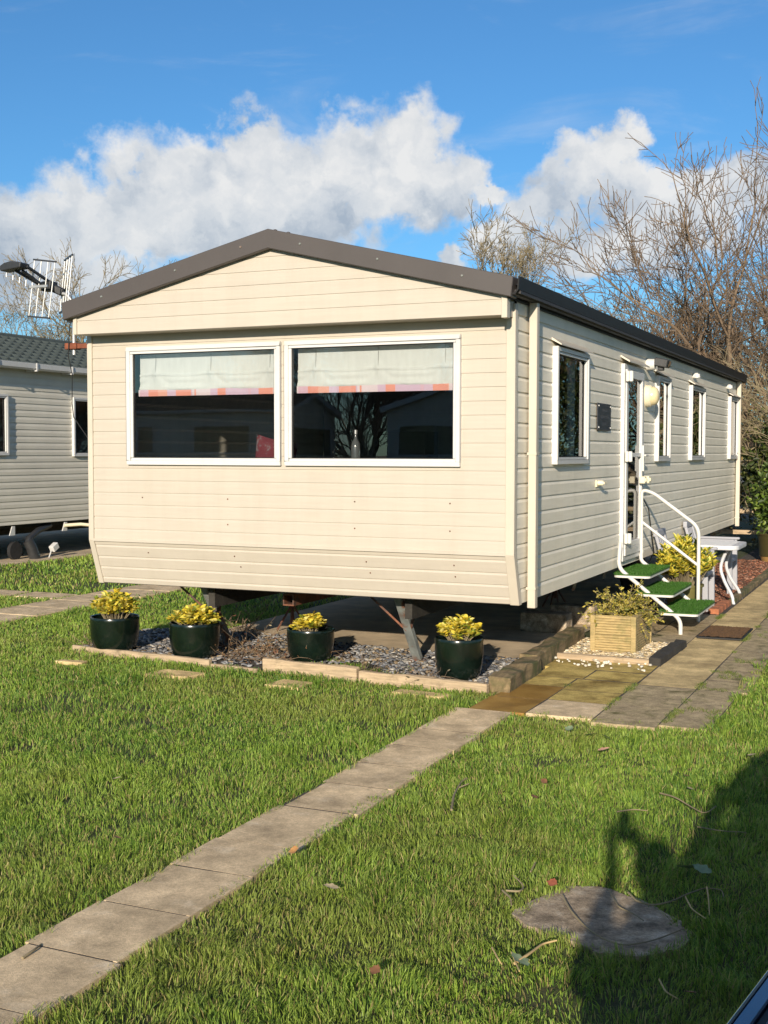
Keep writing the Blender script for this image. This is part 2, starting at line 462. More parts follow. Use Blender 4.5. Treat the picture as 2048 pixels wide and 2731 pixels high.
MT['concrete'] = M('stained_concrete', (0.56, 0.44, 0.29), 0.9, 0.25, 3, bump=0.35, bscale=70, patch=(0.40, 0.31, 0.20), pscale=2.5, plo=0.45, phi=0.75)
MT['slab'] = M('grey_paving_slab', (0.66, 0.505, 0.315), 0.9, 0.30, 4, bump=0.25, bscale=260, spec=0.15, speck=0.28, patch=(0.74, 0.62, 0.45), pscale=5.5, plo=0.56, phi=0.82)
MT['slab_moss'] = M('yellow_stained_slab', (0.60, 0.45, 0.15), 0.85, 0.3, 3.5, bump=0.25, bscale=220, spec=0.15, speck=0.35, patch=(0.20, 0.13, 0.035), pscale=3, plo=0.45, phi=0.7)
MT['slab_tan'] = M('tan_paving_slab', (0.70, 0.53, 0.27), 0.85, 0.28, 3.5, bump=0.25, bscale=220, spec=0.15, speck=0.32, patch=(0.38, 0.28, 0.14), pscale=3, plo=0.45, phi=0.75)
MT['slab_grey'] = M('mossy_grey_slab', (0.56, 0.44, 0.27), 0.9, 0.4, 5, bump=0.35, bscale=200, spec=0.15, speck=0.45, patch=(0.17, 0.15, 0.065), pscale=5, plo=0.48, phi=0.68)
MT['slab_wet'] = M('wet_brown_slab', (0.30, 0.165, 0.035), 0.4, 0.35, 4, bump=0.3, bscale=70, patch=(0.30, 0.20, 0.06), pscale=4, plo=0.5, phi=0.75)
MT['slab_dark'] = M('dark_stone_slab', (0.42, 0.33, 0.23), 0.92, 0.45, 14, bump=0.5, bscale=200, spec=0.15, speck=0.45, patch=(0.60, 0.52, 0.40), pscale=11, plo=0.52, phi=0.72)
MT['brick'] = M('red_brick', (0.36, 0.13, 0.06), 0.9, 0.25, 14, bump=0.5, bscale=90)
MT['mat'] = M('coir_mat', (0.17, 0.085, 0.03), 0.95, 0.45, 60, bump=1.0, bscale=240)
MT['turf'] = M('green_plastic_turf', (0.035, 0.11, 0.012), 0.8, 0.3, 40, bump=0.8, bscale=260)
MT['resin'] = M('white_resin', (0.55, 0.56, 0.58), 0.45, 0.05, 5, patch=(0.45, 0.45, 0.44), pscale=4, plo=0.55, phi=0.8)
MT['resin_g'] = M('lilac_grey_resin', (0.33, 0.335, 0.365), 0.5, 0.06, 5)
MT['nclad'] = M('grey_beige_cladding', (0.64, 0.60, 0.505), 0.45, 0.05, 2.5, spec=0.35, patch=(0.52, 0.49, 0.42), pscale=1.0, plo=0.5, phi=0.9)
MT['ntile'] = M('green_grey_roof_tile', (0.062, 0.076, 0.068), 0.75, 0.15, 6, bump=0.2, bscale=160)
MT['tyre'] = M('tyre_rubber', (0.016, 0.016, 0.017), 0.85, 0.3, 20, bump=0.2)
MT['bark'] = M('tree_bark', (0.20, 0.165, 0.11), 0.9, 0.3, 5, bump=0.5, bscale=30, stretch=(6, 6, 1))
MT['twig'] = M('sunlit_twig_bark', (0.235, 0.19, 0.11), 0.85, 0.35, 3)
MT['twig_red'] = M('reddish_twig_bark', (0.165, 0.115, 0.072), 0.85, 0.35, 3)
MT['leaf'] = leaf_mat('foliage_leaf', 0.3)
MT['grass'] = leaf_mat('grass_blade', 0.38, 0.55)
MT['chip'] = M('stone_chip', (0.9, 0.9, 0.9), 0.75, 0.2, 30, attr=True)
MT['lawn'] = M('lawn_soil', (0.050, 0.062, 0.014), 0.95, 0.4, 9, bump=0.8, bscale=120, patch=(0.070, 0.055, 0.025), pscale=3, plo=0.5, phi=0.75)
MT['earth'] = M('dark_bed_earth', (0.06, 0.05, 0.04), 0.95, 0.4, 12, bump=0.9, bscale=90)
MT['paint_blue'] = M('dark_blue_car_paint', (0.012, 0.022, 0.075), 0.25, 0.1, 3, coat=1.0)
MT['chrome'] = M('bright_metal_trim', (0.75, 0.75, 0.76), 0.2, 0.03, 3, metal=1.0)
MT['carcream'] = M('cream_door_card', (0.62, 0.52, 0.33), 0.6, 0.05, 8)
MT['cartan'] = M('brown_door_trim', (0.12, 0.07, 0.035), 0.6, 0.1, 8)
MT['carglass'] = glass_mat('car_glass', (0.3, 0.33, 0.33), 1.3)
MT['skin'] = M('skin', (0.55, 0.33, 0.23), 0.5, 0.06, 20)
MT['cloth_dark'] = M('dark_jacket_cloth', (0.03, 0.035, 0.05), 0.9, 0.2, 30, bump=0.3, bscale=300)
MT['jeans'] = M('blue_denim', (0.06, 0.09, 0.16), 0.9, 0.2, 30, bump=0.3, bscale=300)
MT['hair'] = M('brown_hair', (0.045, 0.025, 0.012), 0.6, 0.3, 60, stretch=(8, 8, 1))
# ================================================================ the cream static caravan
W, L = 3.66, 11.15
ZB, ZBEND, YB = 0.585, 0.955, 0.128

def clad(mb, P, u0, u1, z0, z1, grooves, openings=(), dp=0.009, sl=0.024, base=lambda z: 0.0):
    """shiplap boards between z0 and z1; P(u, d, z) gives the point, d outwards"""
    pr = [(z1, 0.0)]
    for g in sorted(grooves, reverse=True):
        if z0 + sl < g < z1 - 0.002:
            pr += [(g, 0.0), (g, -dp), (g - sl * 0.35, -dp * 0.9), (g - sl, 0.0)]
    pr.append((z0, 0.0))
    cuts = set()
    for o in openings: cuts |= {o[2], o[3]}
    out = [pr[0]]
    for a, b in zip(pr, pr[1:]):
        for c in sorted(cuts, reverse=True):
            if b[0] < c < a[0]:
                t = (a[0] - c) / (a[0] - b[0]); out.append((c, a[1] + t * (b[1] - a[1])))
        out.append(b)
    F0 = u0 if callable(u0) else (lambda z: u0)
    F1 = u1 if callable(u1) else (lambda z: u1)
    for (za, da), (zb, db) in zip(out, out[1:]):
        zm = (za + zb) / 2
        ivs = []
        ops = sorted([o for o in openings if o[2] < zm < o[3]], key=lambda o: o[0])
        edge = None
        for o in ops:
            ivs.append((edge, o[0])); edge = o[1]
        ivs.append((edge, None))
        for a, b in ivs:
            ua = F0(za) if a is None else a; ub = F1(za) if b is None else b
            uc = F0(zb) if a is None else a; ud = F1(zb) if b is None else b
            if ub - ua < 1e-4 and ud - uc < 1e-4: continue
            mb.quad(P(ua, da + base(za), za), P(ub, da + base(za), za), P(ud, db + base(zb), zb), P(uc, db + base(zb), zb))
    return mb

van = thing('static_caravan', (1.83, 5.57, 0), 'cream static caravan with dark verge and wide twin front windows', 'caravan')
WIN_F = [(0.391, 1.803, 1.574, 2.521), (1.841, 3.263, 1.574, 2.521)]
WIN_S = [(0.95, 1.92, 1.585, 2.50), (4.86, 5.55, 1.585, 2.50), (6.90, 7.88, 1.585, 2.50), (10.12, 10.93, 1.585, 2.50)]
DOOR = (3.27, 4.13, 0.64, 2.52)
zf = [2.94 - 0.0985 * k for k in range(0, 30)]
zf = [0.950 + 0.0995 * k for k in range(1, 19)]
# front wall with openings
mb = MB()
op = [(a + .02, b - .02, c + .02, d - .02) for a, b, c, d in WIN_F]
clad(mb, lambda u, d, z: (u, -d, z), 0.035, W - 0.055, ZBEND, 2.70, zf, op, dp=0.007, sl=0.018)
mb.build('front_wall', MT['clad'], van)
# raking panel below the front wall
mb = MB()
clad(mb, lambda u, d, z: (u, -d, z), 0.035, W - 0.055, ZB + 0.004, ZBEND - 0.004, [0.915, 0.82, 0.731, 0.641], dp=0.008, sl=0.020,
     base=lambda z: -(ZBEND - z) / (ZBEND - ZB) * YB)
mb.box(0.02, W - 0.02, -0.012, 0.01, ZBEND - 0.012, ZBEND + 0.010)
mb.quad((0.03, YB, ZB), (W - .03, YB, ZB), (W - .03, 0.6, ZB + .002), (0.03, 0.6, ZB + .002))
mb.build('raking_panel', MT['clad'], van)
# corner trims (vertical, then following the rake)
for x0, x1 in ((-0.008, 0.04), (W - 0.06, W + 0.008)):
    mb = MB()
    pf = [(-0.014, 2.72), (-0.014, ZBEND - .003), (YB - 0.012, ZB - 0.004), (YB + 0.05, ZB - 0.004), (0.045, ZBEND - .003), (0.045, 2.72)]
    mb.prism(pf, x0, x1, 'YZ')
    mb.build('corner_trim', MT['trim'], van, bevel=0.003)
# side walls
def uside(z):
    return 0.04 if z >= ZBEND else 0.04 + (ZBEND - z) / (ZBEND - ZB) * YB
zs = [0.700 + 0.1085 * k for k in range(0, 20)]
ops = [(a + .02, b - .02, c + .02, d - .02) for a, b, c, d in WIN_S] + [(DOOR[0] + .02, DOOR[1] - .02, DOOR[2] - .2, DOOR[3] - .02)]
mb = MB()
clad(mb, lambda u, d, z: (W + d, u, z), uside, L - 0.03, ZB + 0.005, 2.80, zs, ops, dp=0.010, sl=0.030)
mb.box(W - .03, W + .004, DOOR[0] - .01, DOOR[1] + .01, ZB + .005, DOOR[2] + .01)
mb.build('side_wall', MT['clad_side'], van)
mb = MB()
clad(mb, lambda u, d, z: (-d, u, z), uside, L - 0.03, ZB + 0.005, 2.80, zs, (), dp=0.010, sl=0.030)
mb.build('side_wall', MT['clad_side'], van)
mb = MB()
clad(mb, lambda u, d, z: (u, L + d, z), 0.03, W - 0.03, ZB, 2.80, zs, ())
mb.prism([(0.0, 2.80), (W, 2.80), (W / 2, 3.26)], L - .02, L + .004)
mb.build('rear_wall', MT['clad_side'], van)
mb = MB(); mb.box(W - .035, W + .012, L - .05, L + .012, ZB - .003, 2.80); mb.build('corner_trim', MT['trim'], van, bevel=.003)
# gable box over the front wall
mb = MB()
def roofz(x): return 3.262 - abs(x - W / 2) * 0.2445
def fx0(z): return max(0.03, W / 2 - (3.262 - z) / 0.2445) if z > roofz(0.03) else 0.03
def fx1(z): return min(W - 0.012, W / 2 + (3.262 - z) / 0.2445) if z > roofz(W - .012) else W - 0.012
clad(mb, lambda u, d, z: (u, -0.2 - d, z), fx0, fx1, 2.622, 3.245, [2.73, 2.832, 2.93, 3.03, 3.133], dp=0.006, sl=0.016)
mb.quad((0.03, -0.2, 2.622), (W - .012, -0.2, 2.622), (W - .012, 0.02, 2.622), (0.03, 0.02, 2.622))
mb.quad((0.03, -0.2, 2.622), (0.03, 0.02, 2.622), (0.03, 0.02, 2.80), (0.03, -0.2, 2.80))
mb.quad((W - .012, -0.2, 2.622), (W - .012, 0.02, 2.622), (W - .012, 0.02, 2.80), (W - .012, -0.2, 2.80))
mb.build('gable_panel', MT['clad'], van)
for bx_ in ((W - .03, W + .012, -0.216, -0.15, 2.60, 2.772), (0.012, 0.045, -0.216, -0.15, 2.618, 2.78)):
    mb = MB(); mb.box(*bx_); mb.build('gable_end_trim', MT['trim'], van, bevel=.003)
# roof sheets, tile ribs along the eaves
mb = MB()
NR = 230
for sgn in (-1, 1):
    for i in range(NR):
        ya = -0.2 + (L + 0.4) * i / NR; yb = -0.2 + (L + 0.4) * (i + 1) / NR
        def hh(y): return 0.012 * math.sin(y * 2 * math.pi / 0.2)
        prev = None
        for k in range(9):
            xx = W / 2 + sgn * (W / 2 + 0.10) * k / 8
            st = 0.010 * ((k % 2))
            p = ((xx, ya, roofz(xx) + 0.022 + hh(ya) + st), (xx, yb, roofz(xx) + 0.022 + hh(yb) + st))
            if prev: mb.quad(prev[0], prev[1], p[1], p[0])
            prev = p
mb.prism([(W / 2 - .13, roofz(W / 2 - .13) + .03), (W / 2, 3.305), (W / 2 + .13, roofz(W / 2 + .13) + .03), (W / 2, 3.25)], -0.2, L + .2)
mb.prism([(-0.1, roofz(-.1) - .01), (W / 2, 3.24), (W + .1, roofz(W + .1) - .01), (W + .1, roofz(W + .1) - .03), (W / 2, 3.20), (-0.1, roofz(-.1) - .03)], -0.19, L + .19)
mb.build('roof', MT['roof'], van, smooth=False)
# verge trim: thick folded steel along both slopes of the gable
mb = MB()
def vz(x, top): return (3.326 if top else 3.184) - abs(x - W / 2) * 0.2395
poly = [(-0.068, vz(-0.068, 1)), (W / 2, 3.326), (W + .068, vz(W + .068, 1)), (W + .052, vz(W + .052, 0)), (W / 2, 3.184), (-0.052, vz(-.052, 0))]
mb.prism(poly, -0.262, -0.13)
mb.build('verge_trim', MT['verge'], van, bevel=.005)
for x in (0.33, 1.02, 1.60, 2.10, 2.72, 3.36):
    mb = MB(); mb.lathe([(0.0, -0.270), (0.007, -0.269), (0.010, -0.262)], (x, 0, vz(x, 1) - 0.085 + 0.02), 10, 'Y')
    mb.build('screw', MT['galv'], van, smooth=True)
for x in (1.58, 1.86, 1.97):
    mb = MB(); mb.lathe([(0.016, 0), (0.016, .008), (0.0, .014)], (x, -0.2, vz(x, 1) - .002), 10); mb.build('screw', MT['verge'], van)
# small fixing screws across the front boards
for zz, xs in ((1.31, (0.52, 1.32, 2.42, 3.18)), (1.11, (1.32, 2.42, 3.18)), (0.945, (0.52, 1.35, 1.9, 2.5, 3.2)), (0.86, (0.55, 1.36, 2.5, 3.2)), (0.775, (1.4, 2.52, 3.2))):
    for x in xs:
        mb = MB(); yb = -0.002 + (max(0, ZBEND - zz) / (ZBEND - ZB) * YB)
        mb.lathe([(0.0, -0.005), (0.005, -0.003), (0.006, 0.0)], (x, yb, zz), 8, 'Y')
        mb.build('screw', MT['rust'], van)
# gutter and downpipes
mb = MB()
prof = [(W + .015, 2.868), (W + .015, 2.775), (W + .035, 2.752), (W + .075, 2.752), (W + .098, 2.785), (W + .105, 2.872), (W + .096, 2.872), (W + .088, 2.79), (W + .07, 2.765), (W + .04, 2.765), (W + .025, 2.782), (W + .025, 2.868)]
mb.prism(prof, -0.235, L + .17)
mb.box(W + .002, W + .016, -0.2, L + .1, 2.735, 2.87)
gut = mb.build('gutter', MT['gutter'], van)
mb = MB(); mb.prism([(-.015, 2.868), (-.015, 2.775), (-.035, 2.752), (-.075, 2.752), (-.098, 2.785), (-.105, 2.872), (-.02, 2.872)], -0.2, L + .17)
mb.build('gutter', MT['gutter'], van)
for y0, zb in ((0.285, 0.545), (10.90, 0.56)):
    mb = MB(); mb.box(W + .014, W + .074, y0, y0 + .062, zb, 2.765)
    mb.build('downpipe', MT['trim'], van, bevel=.004)
    for z in (1.66, 0.68):
        mb = MB(); mb.box(W + .006, W + .078, y0 - .004, y0 + .066, z, z + .018); mb.build('pipe_clip', MT['trim'], van)

# --- windows
def frame_rect(mb, P, u0, u1, z0, z1, w, d0, d1):
    """rectangular frame of bars, butted end to end"""
    def bx(ua, ub, za, zb):
        vs = [P(u, d, z) for z in (za, zb) for d in (d0, d1) for u in (ua, ub)]
        mb.add(vs, [(0, 2, 3, 1), (4, 5, 7, 6), (0, 1, 5, 4), (1, 3, 7, 5), (3, 2, 6, 7), (2, 0, 4, 6)])
    bx(u0, u1, z1 - w, z1); bx(u0, u1, z0, z0 + w)
    bx(u0, u0 + w, z0 + w, z1 - w); bx(u1 - w, u1, z0 + w, z1 - w)

# parts of a window are given relative to the same origin as their caravan
PF = lambda u, d, z: (u, -d, z)
PS = lambda u, d, z: (W + d, u, z)
def build_in(mb, name, mat, part, root, **k):
    """a sub-part: its part sits at the root's origin"""
    WLOC[part.name] = WLOC[root.name]
    return mb.build(name, mat, part, **k)

def make_window(P, u0, u1, z0, z1, glass, root, cap=None, proud=0.032, fm='upvc', cm='trim'):
    mb = MB()
    frame_rect(mb, P, u0, u1, z0, z1, 0.034, -0.02, proud)
    frame_rect(mb, P, u0 + .034, u1 - .034, z0 + .034, z1 - .034, 0.022, -0.02, proud - 0.010)
    w = mb.build('window', MT[fm], root, bevel=.003)
    mb = MB(); frame_rect(mb, P, u0 + .056, u1 - .056, z0 + .056, z1 - .056, 0.006, -0.01, 0.012)
    build_in(mb, 'seal', MT['black'], w, root)
    mb = MB(); a, b, c, d = u0 + .056, u1 - .056, z0 + .056, z1 - .056
    mb.quad(P(a, 0.004, c), P(b, 0.004, c), P(b, 0.004, d), P(a, 0.004, d))
    build_in(mb, 'pane', glass, w, root)
    if cap:
        mb = MB()
        vs = [P(u0 - .03, 0.0, z1 + .065), P(u1 + .03, 0.0, z1 + .065), P(u1 + .02, cap, z1 + .014), P(u0 - .02, cap, z1 + .014),
              P(u0 - .03, 0.0, z1 + .045), P(u1 + .03, 0.0, z1 + .045), P(u1 + .02, cap, z1 + .004), P(u0 - .02, cap, z1 + .004)]
        mb.add(vs, [(0, 1, 2, 3), (7, 6, 5, 4), (3, 2, 6, 7), (0, 3, 7, 4), (1, 5, 6, 2), (0, 4, 5, 1)])
        build_in(mb, 'drip_cap', MT[cm], w, root)
    return w

for a in WIN_F:
    make_window(PF, *a, MT['glass'], van)
for a in WIN_S:
    make_window(PS, *a, MT['glass_side'], van, cap=0.075, proud=0.045)
# vents above the small windows
for y in (7.16, 9.93):
    mb = MB(); mb.tube([(W, y, 2.63), (W + .06, y, 2.63)], 0.034, 14); mb.tube([(W + .045, y, 2.645), (W + .05, y, 2.60)], 0.038, 14)
    mb.build('flue_cap', MT['white'], van, smooth=True)

# --- door: frame, leaf, glass, hinges, locks
mb = MB(); frame_rect(mb, PS, DOOR[0], DOOR[1], DOOR[2], DOOR[3], 0.045, -0.02, 0.035)
door = mb.build('door', MT['upvc'], van, bevel=.003)
mb = MB()
a, b = DOOR[0] + .048, DOOR[1] - .048
frame_rect(mb, PS, a, b, DOOR[2] + .05, DOOR[3] - .05, 0.075, -0.01, 0.048)
def dbox(ua, ub, za, zb, d0, d1):
    vs = [PS(u, d, z) for z in (za, zb) for d in (d0, d1) for u in (ua, ub)]
    mb.add(vs, [(0, 2, 3, 1), (4, 5, 7, 6), (0, 1, 5, 4), (1, 3, 7, 5), (3, 2, 6, 7), (2, 0, 4, 6)])
dbox(a + .075, b - .075, DOOR[2] + .125, 0.82, 0.0, 0.044)
dbox(a + .075, b - .075, 1.635, 1.675, 0.0, 0.042)
build_in(mb, 'leaf', MT['upvc'], door, van, bevel=.003)
mb = MB(); p = PS
for za, zb in ((0.82, 1.635), (1.675, DOOR[3] - .125)):
    mb.quad(p(a + .075, .02, za), p(b - .075, .02, za), p(b - .075, .02, zb), p(a + .075, .02, zb))
build_in(mb, 'pane', MT['glass_side'], door, van)
mb = MB()
vs = [PS(DOOR[0] - .03, 0.0, 2.60), PS(DOOR[1] + .03, 0.0, 2.60), PS(DOOR[1] + .02, .085, 2.545), PS(DOOR[0] - .02, .085, 2.545),
      PS(DOOR[0] - .03, 0.0, 2.58), PS(DOOR[1] + .03, 0.0, 2.58), PS(DOOR[1] + .02, .085, 2.53), PS(DOOR[0] - .02, .085, 2.53)]
mb.add(vs, [(0, 1, 2, 3), (7, 6, 5, 4), (3, 2, 6, 7), (0, 3, 7, 4), (1, 5, 6, 2), (0, 4, 5, 1)])
build_in(mb, 'drip_cap', MT['trim'], door, van)
for z in (2.40, 1.64, 0.86):
    mb = MB(); mb.obox((W + .06, DOOR[0] + .045, z), (0.03, 0.09, 0.10)); mb.tube([(W + .085, DOOR[0] + .045, z - .05), (W + .085, DOOR[0] + .045, z + .05)], .02, 12)
    build_in(mb, 'hinge', MT['white'], door, van, bevel=.006)
mb = MB(); mb.obox((W + .055, DOOR[1] - .09, 1.62), (0.02, 0.04, 0.26)); mb.tube([(W + .06, DOOR[1] - .09, 1.65), (W + .10, DOOR[1] - .09, 1.65), (W + .10, DOOR[1] - .22, 1.65)], .011, 10)
build_in(mb, 'handle', MT['white'], door, van, bevel=.004)
for y in (DOOR[1] - .16, DOOR[1] + .04):
    mb = MB(); mb.obox((W + .07, y, 1.405), (0.055, 0.085, 0.07)); mb.obox((W + .10, y, 1.405), (0.02, 0.05, 0.035))
    build_in(mb, 'lock_box', MT['ivory'], door, van, bevel=.006)

# --- bulkhead lamp, security lamp, tap cover, name plate
lamp = thing('bulkhead_lamp', (W, 4.40, 2.26), 'round yellowed bulkhead lamp on the side wall beside the door', 'lamp')
mb = MB(); mb.lathe([(0.0, 0.0), (0.113, 0.0), (0.113, 0.05), (0.10, 0.062), (0.0, 0.062)], (W, 4.40, 2.26), 36, 'X'); mb.build('lamp_base', MT['ivory'], lamp, smooth=True)
mb = MB(); mb.lathe([(0.097, 0.062), (0.095, 0.085), (0.08, 0.112), (0.05, 0.128), (0.0, 0.134)], (W, 4.40, 2.26), 36, 'X'); mb.build('lens', MT['lens'], lamp, smooth=True)
sec = thing('security_light', (W, 4.42, 2.585), 'small white and black security light on the wall above the round lamp', 'security light')
mb = MB(); mb.tube([(W, 4.42, 2.585), (W + .085, 4.42, 2.585)], [.06, .055], 20); mb.build('mount', MT['white'], sec, smooth=True)
mb = MB(); mb.obox((W + .15, 4.45, 2.60), (0.14, 0.15, 0.085), Matrix.Rotation(R(12), 3, 'Y')); mb.obox((W + .14, 4.45, 2.545), (0.06, 0.07, 0.05)); mb.build('lamp_head', MT['dplastic'], sec, bevel=.008)
mb = MB(); mb.obox((W + .226, 4.45, 2.584), (0.006, 0.12, 0.06), Matrix.Rotation(R(12), 3, 'Y')); mb.build('lens', MT['glass_side'], sec)
mb = MB(); mb.box(W, W + .012, 2.32, 2.42, 1.375, 1.435); mb.tube([(W, 2.37, 1.41), (W + .06, 2.37, 1.41)], .022, 12); mb.obox((W + .066, 2.40, 1.41), (.018, .11, .022))
mb.build('gas_tap', MT['ivory'], van, bevel=.003)
plate = thing('name_plate', (W, 2.55, 1.87), 'dark slate name plate screwed to the side wall beside the door', 'sign')
mb = MB(); mb.box(W + .004, W + .018, 2.32, 2.80, 1.875, 2.115); mb.build('slate_panel', MT['slate'], plate, bevel=.004, noise=.0)
for y in (2.345, 2.775):
    for z in (1.90, 2.09):
        mb = MB(); mb.lathe([(0.010, 0.018), (0.008, 0.024), (0.0, 0.026)], (W, y, z), 10, 'X'); mb.build('screw', MT['alu'], plate, smooth=True)
for k, (z, ln) in enumerate(((2.055, .20), (1.995, .30), (1.935, .14))):
    mb = MB()
    x = 2.56 - ln / 2
    while x < 2.56 + ln / 2:
        w_ = random.uniform(.012, .022)
        mb.box(W + .017, W + .0186, x, x + .004, z - .014, z + .014)
        mb.box(W + .017, W + .0187, x + .004, x + w_, z + random.choice((-.012, 0, .01)), z + random.choice((-.012, 0, .01)) + .004) if random.random() < .7 else None
        x += w_ + .012
    mb.build('engraving', bpy.data.materials.get('faint_engraving') or M('faint_engraving', (0.045, 0.05, 0.058), 0.7), plate)

# --- interior seen through the glass
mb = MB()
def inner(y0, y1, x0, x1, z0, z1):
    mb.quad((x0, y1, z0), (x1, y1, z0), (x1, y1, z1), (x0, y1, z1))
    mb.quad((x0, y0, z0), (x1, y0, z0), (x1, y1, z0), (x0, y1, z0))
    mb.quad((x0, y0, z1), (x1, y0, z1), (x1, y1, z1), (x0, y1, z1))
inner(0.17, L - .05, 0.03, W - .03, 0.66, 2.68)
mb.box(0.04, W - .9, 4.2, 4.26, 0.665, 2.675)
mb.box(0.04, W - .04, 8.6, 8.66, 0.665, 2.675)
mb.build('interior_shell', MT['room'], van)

def blind(u0, u1, seed, label):
    rn = random.Random(seed)
    nx, nz = 70, 34
    z1, z0 = 2.475, 2.165
    ties = [u0 + (u1 - u0) * f for f in (0.12, 0.52, 0.93)]
    vs = []
    for j in range(nz + 1):
        z = z1 + (z0 - z1) * j / nz
        for i in range(nx + 1):
            u = u0 + (u1 - u0) * i / nx
            y = 0.075
            zz = z
            t = max(0.0, (2.305 - z) / (2.305 - z0))
            for tx in ties:
                d = abs(u - tx)
                y -= 0.020 * math.exp(-(d / 0.02) ** 2) * math.exp(-((z - 2.30) / 0.05) ** 2)
                y += 0.010 * math.exp(-((d - 0.22 * t) / 0.03) ** 2) * t * (1 - t) * 2.0
            sag = 0.5 - 0.5 * math.cos(2 * math.pi * (u - ties[0]) / (ties[1] - ties[0]))
            y -= 0.035 * t * sag * (0.6 + 0.4 * math.sin(z * 95))
            y -= 0.014 * math.exp(-((z - 2.302 + 0.01 * sag) / 0.006) ** 2)
            y += 0.003 * math.sin(u * 41 + seed) * t
            zz -= 0.012 * sag * t
            vs.append((u, y, zz))
    qs = [(j * (nx + 1) + i, j * (nx + 1) + i + 1, (j + 1) * (nx + 1) + i + 1, (j + 1) * (nx + 1) + i) for j in range(nz) for i in range(nx)]
    b = thing('roman_blind', ((u0 + u1) / 2, 0.08, 2.12), label, 'blind', 'blinds in the front windows')
    o = np_mesh('cloth', vs, qs, None, MT['blind'], b, smooth=True)
    # coloured hem
    vs = []; qs = []
    n = 60
    for i in range(n + 1):
        u = u0 + (u1 - u0) * i / n
        vs += [(u, 0.052 + 0.003 * math.sin(u * 23), 2.176 - 0.003 * math.sin(u * 9)), (u, 0.054 + 0.003 * math.sin(u * 23), 2.127)]
    qs = [(2 * i, 2 * i + 1, 2 * i + 3, 2 * i + 2) for i in range(n)]
    np_mesh('hem', vs, qs, None, MT['hem'], b)
    for tx in ties:
        mb = MB(); mb.tube([(tx, 0.069, 2.47), (tx, 0.062, 2.305), (tx + .004, 0.058, 2.285)], 0.0016, 5)
        mb.build('cord', bpy.data.materials.get('grey_cord') or M('grey_cord', (0.35, 0.36, 0.34)), b)

def hem_mat():
    m = M('patchwork_hem', (0.8, 0.3, 0.25), 0.85, 0.05)
    nt = m.node_tree; N = nt.nodes; Ln = nt.links; bs = N['Principled BSDF']
    t = N.new('ShaderNodeTexCoord'); mp = N.new('ShaderNodeMapping'); mp.inputs['Scale'].default_value = (8.0, 0, 0); Ln.new(t.outputs['Object'], mp.inputs[0])
    sp = N.new('ShaderNodeTexVoronoi'); sp.inputs['Scale'].default_value = 1.0; Ln.new(mp.outputs[0], sp.inputs['Vector'])
    s2 = N.new('ShaderNodeSeparateColor'); Ln.new(sp.outputs['Color'], s2.inputs[0])
    cr = N.new('ShaderNodeValToRGB'); cr.color_ramp.interpolation = 'CONSTANT'; Ln.new(s2.outputs[0], cr.inputs[0])
    cols = [(0.0, (0.70, 0.30, 0.23)), (0.28, (0.58, 0.44, 0.55)), (0.5, (0.72, 0.38, 0.30)), (0.68, (0.66, 0.57, 0.60)), (0.82, (0.62, 0.42, 0.50))]
    e = cr.color_ramp.elements
    e[0].position = 0; e[0].color = (*cols[0][1], 1); e[1].position = cols[1][0]; e[1].color = (*cols[1][1], 1)
    for p_, c_ in cols[2:]:
        q = e.new(p_); q.color = (*c_, 1)
    Ln.new(cr.outputs[0], bs.inputs['Base Color'])
    return m
MT['hem'] = hem_mat()
blind(0.455, 1.755, 3, 'pale roman blind with patchwork hem half lowered in the narrower left front window')
blind(1.905, 3.205, 8, 'pale roman blind with patchwork hem half lowered in the front window nearer the door side')

sofa = thing('sofa', (1.8, 0.75, 0.66), 'dark blue sofa under the front windows inside the cream caravan', 'sofa')
mb = MB(); mb.box(0.25, 3.4, 0.3, 0.95, 0.665, 1.08); mb.build('seat', MT['sofa'], sofa, bevel=.04, segs=2)
mb = MB(); mb.box(0.25, 3.4, 0.14, 0.32, 1.09, 1.56); mb.build('backrest', MT['sofa'], sofa, bevel=.04, segs=2)
for k, (x, rz, lab) in enumerate(((1.62, .2, 'red and white patterned cushion propped behind the middle of the front windows'), )):
    mb = MB(); m = Matrix.Rotation(rz, 3, 'Y') @ Matrix.Rotation(.15, 3, 'X')
    n = 14; vs = []; fs = []
    for s in (-1, 1):
        for j in range(n + 1):
            for i in range(n + 1):
                a_ = -1 + 2 * i / n; b_ = -1 + 2 * j / n
                t_ = 0.075 * (max(0, (1 - a_ ** 4)) * max(0, (1 - b_ ** 4))) ** 0.5
                vs.append(Vector((x, 0.22, 1.60)) + m @ Vector((a_ * .19 * (1 - .07 * (1 - b_ * b_)), s * t_, b_ * .19 * (1 - .07 * (1 - a_ * a_)))))
    for q in range(2):
        o_ = q * (n + 1) ** 2
        fs += [(o_ + j * (n + 1) + i, o_ + j * (n + 1) + i + 1, o_ + (j + 1) * (n + 1) + i + 1, o_ + (j + 1) * (n + 1) + i) for j in range(n) for i in range(n)]
    mb.add(vs, fs); c_ = mb.build('cushion', MT['cushion'], None, smooth=True); setp(c_, lab, 'cushion')
bot = thing('bottle', (2.38, 0.10, 1.555), 'clear bottle standing inside the wider front window', 'bottle')
mb = MB(); mb.lathe([(0.0, 1.56), (0.034, 1.56), (0.036, 1.58), (0.036, 1.72), (0.03, 1.75), (0.013, 1.78), (0.012, 1.82)], (2.38, 0.10, 0), 20); mb.build('bottle_body', M('frosted_glass', (0.10, 0.11, 0.11), 0.15), bot, smooth=True)
mb = MB(); mb.lathe([(0.014, 1.815), (0.014, 1.845), (0.0, 1.845)], (2.38, 0.10, 0), 14); mb.build('cap', MT['alu'], bot, smooth=True)
mb = MB(); mb.box(0.3, 3.36, 0.04, 0.16, 1.535, 1.557); mb.build('window_board', MT['upvc'], van)
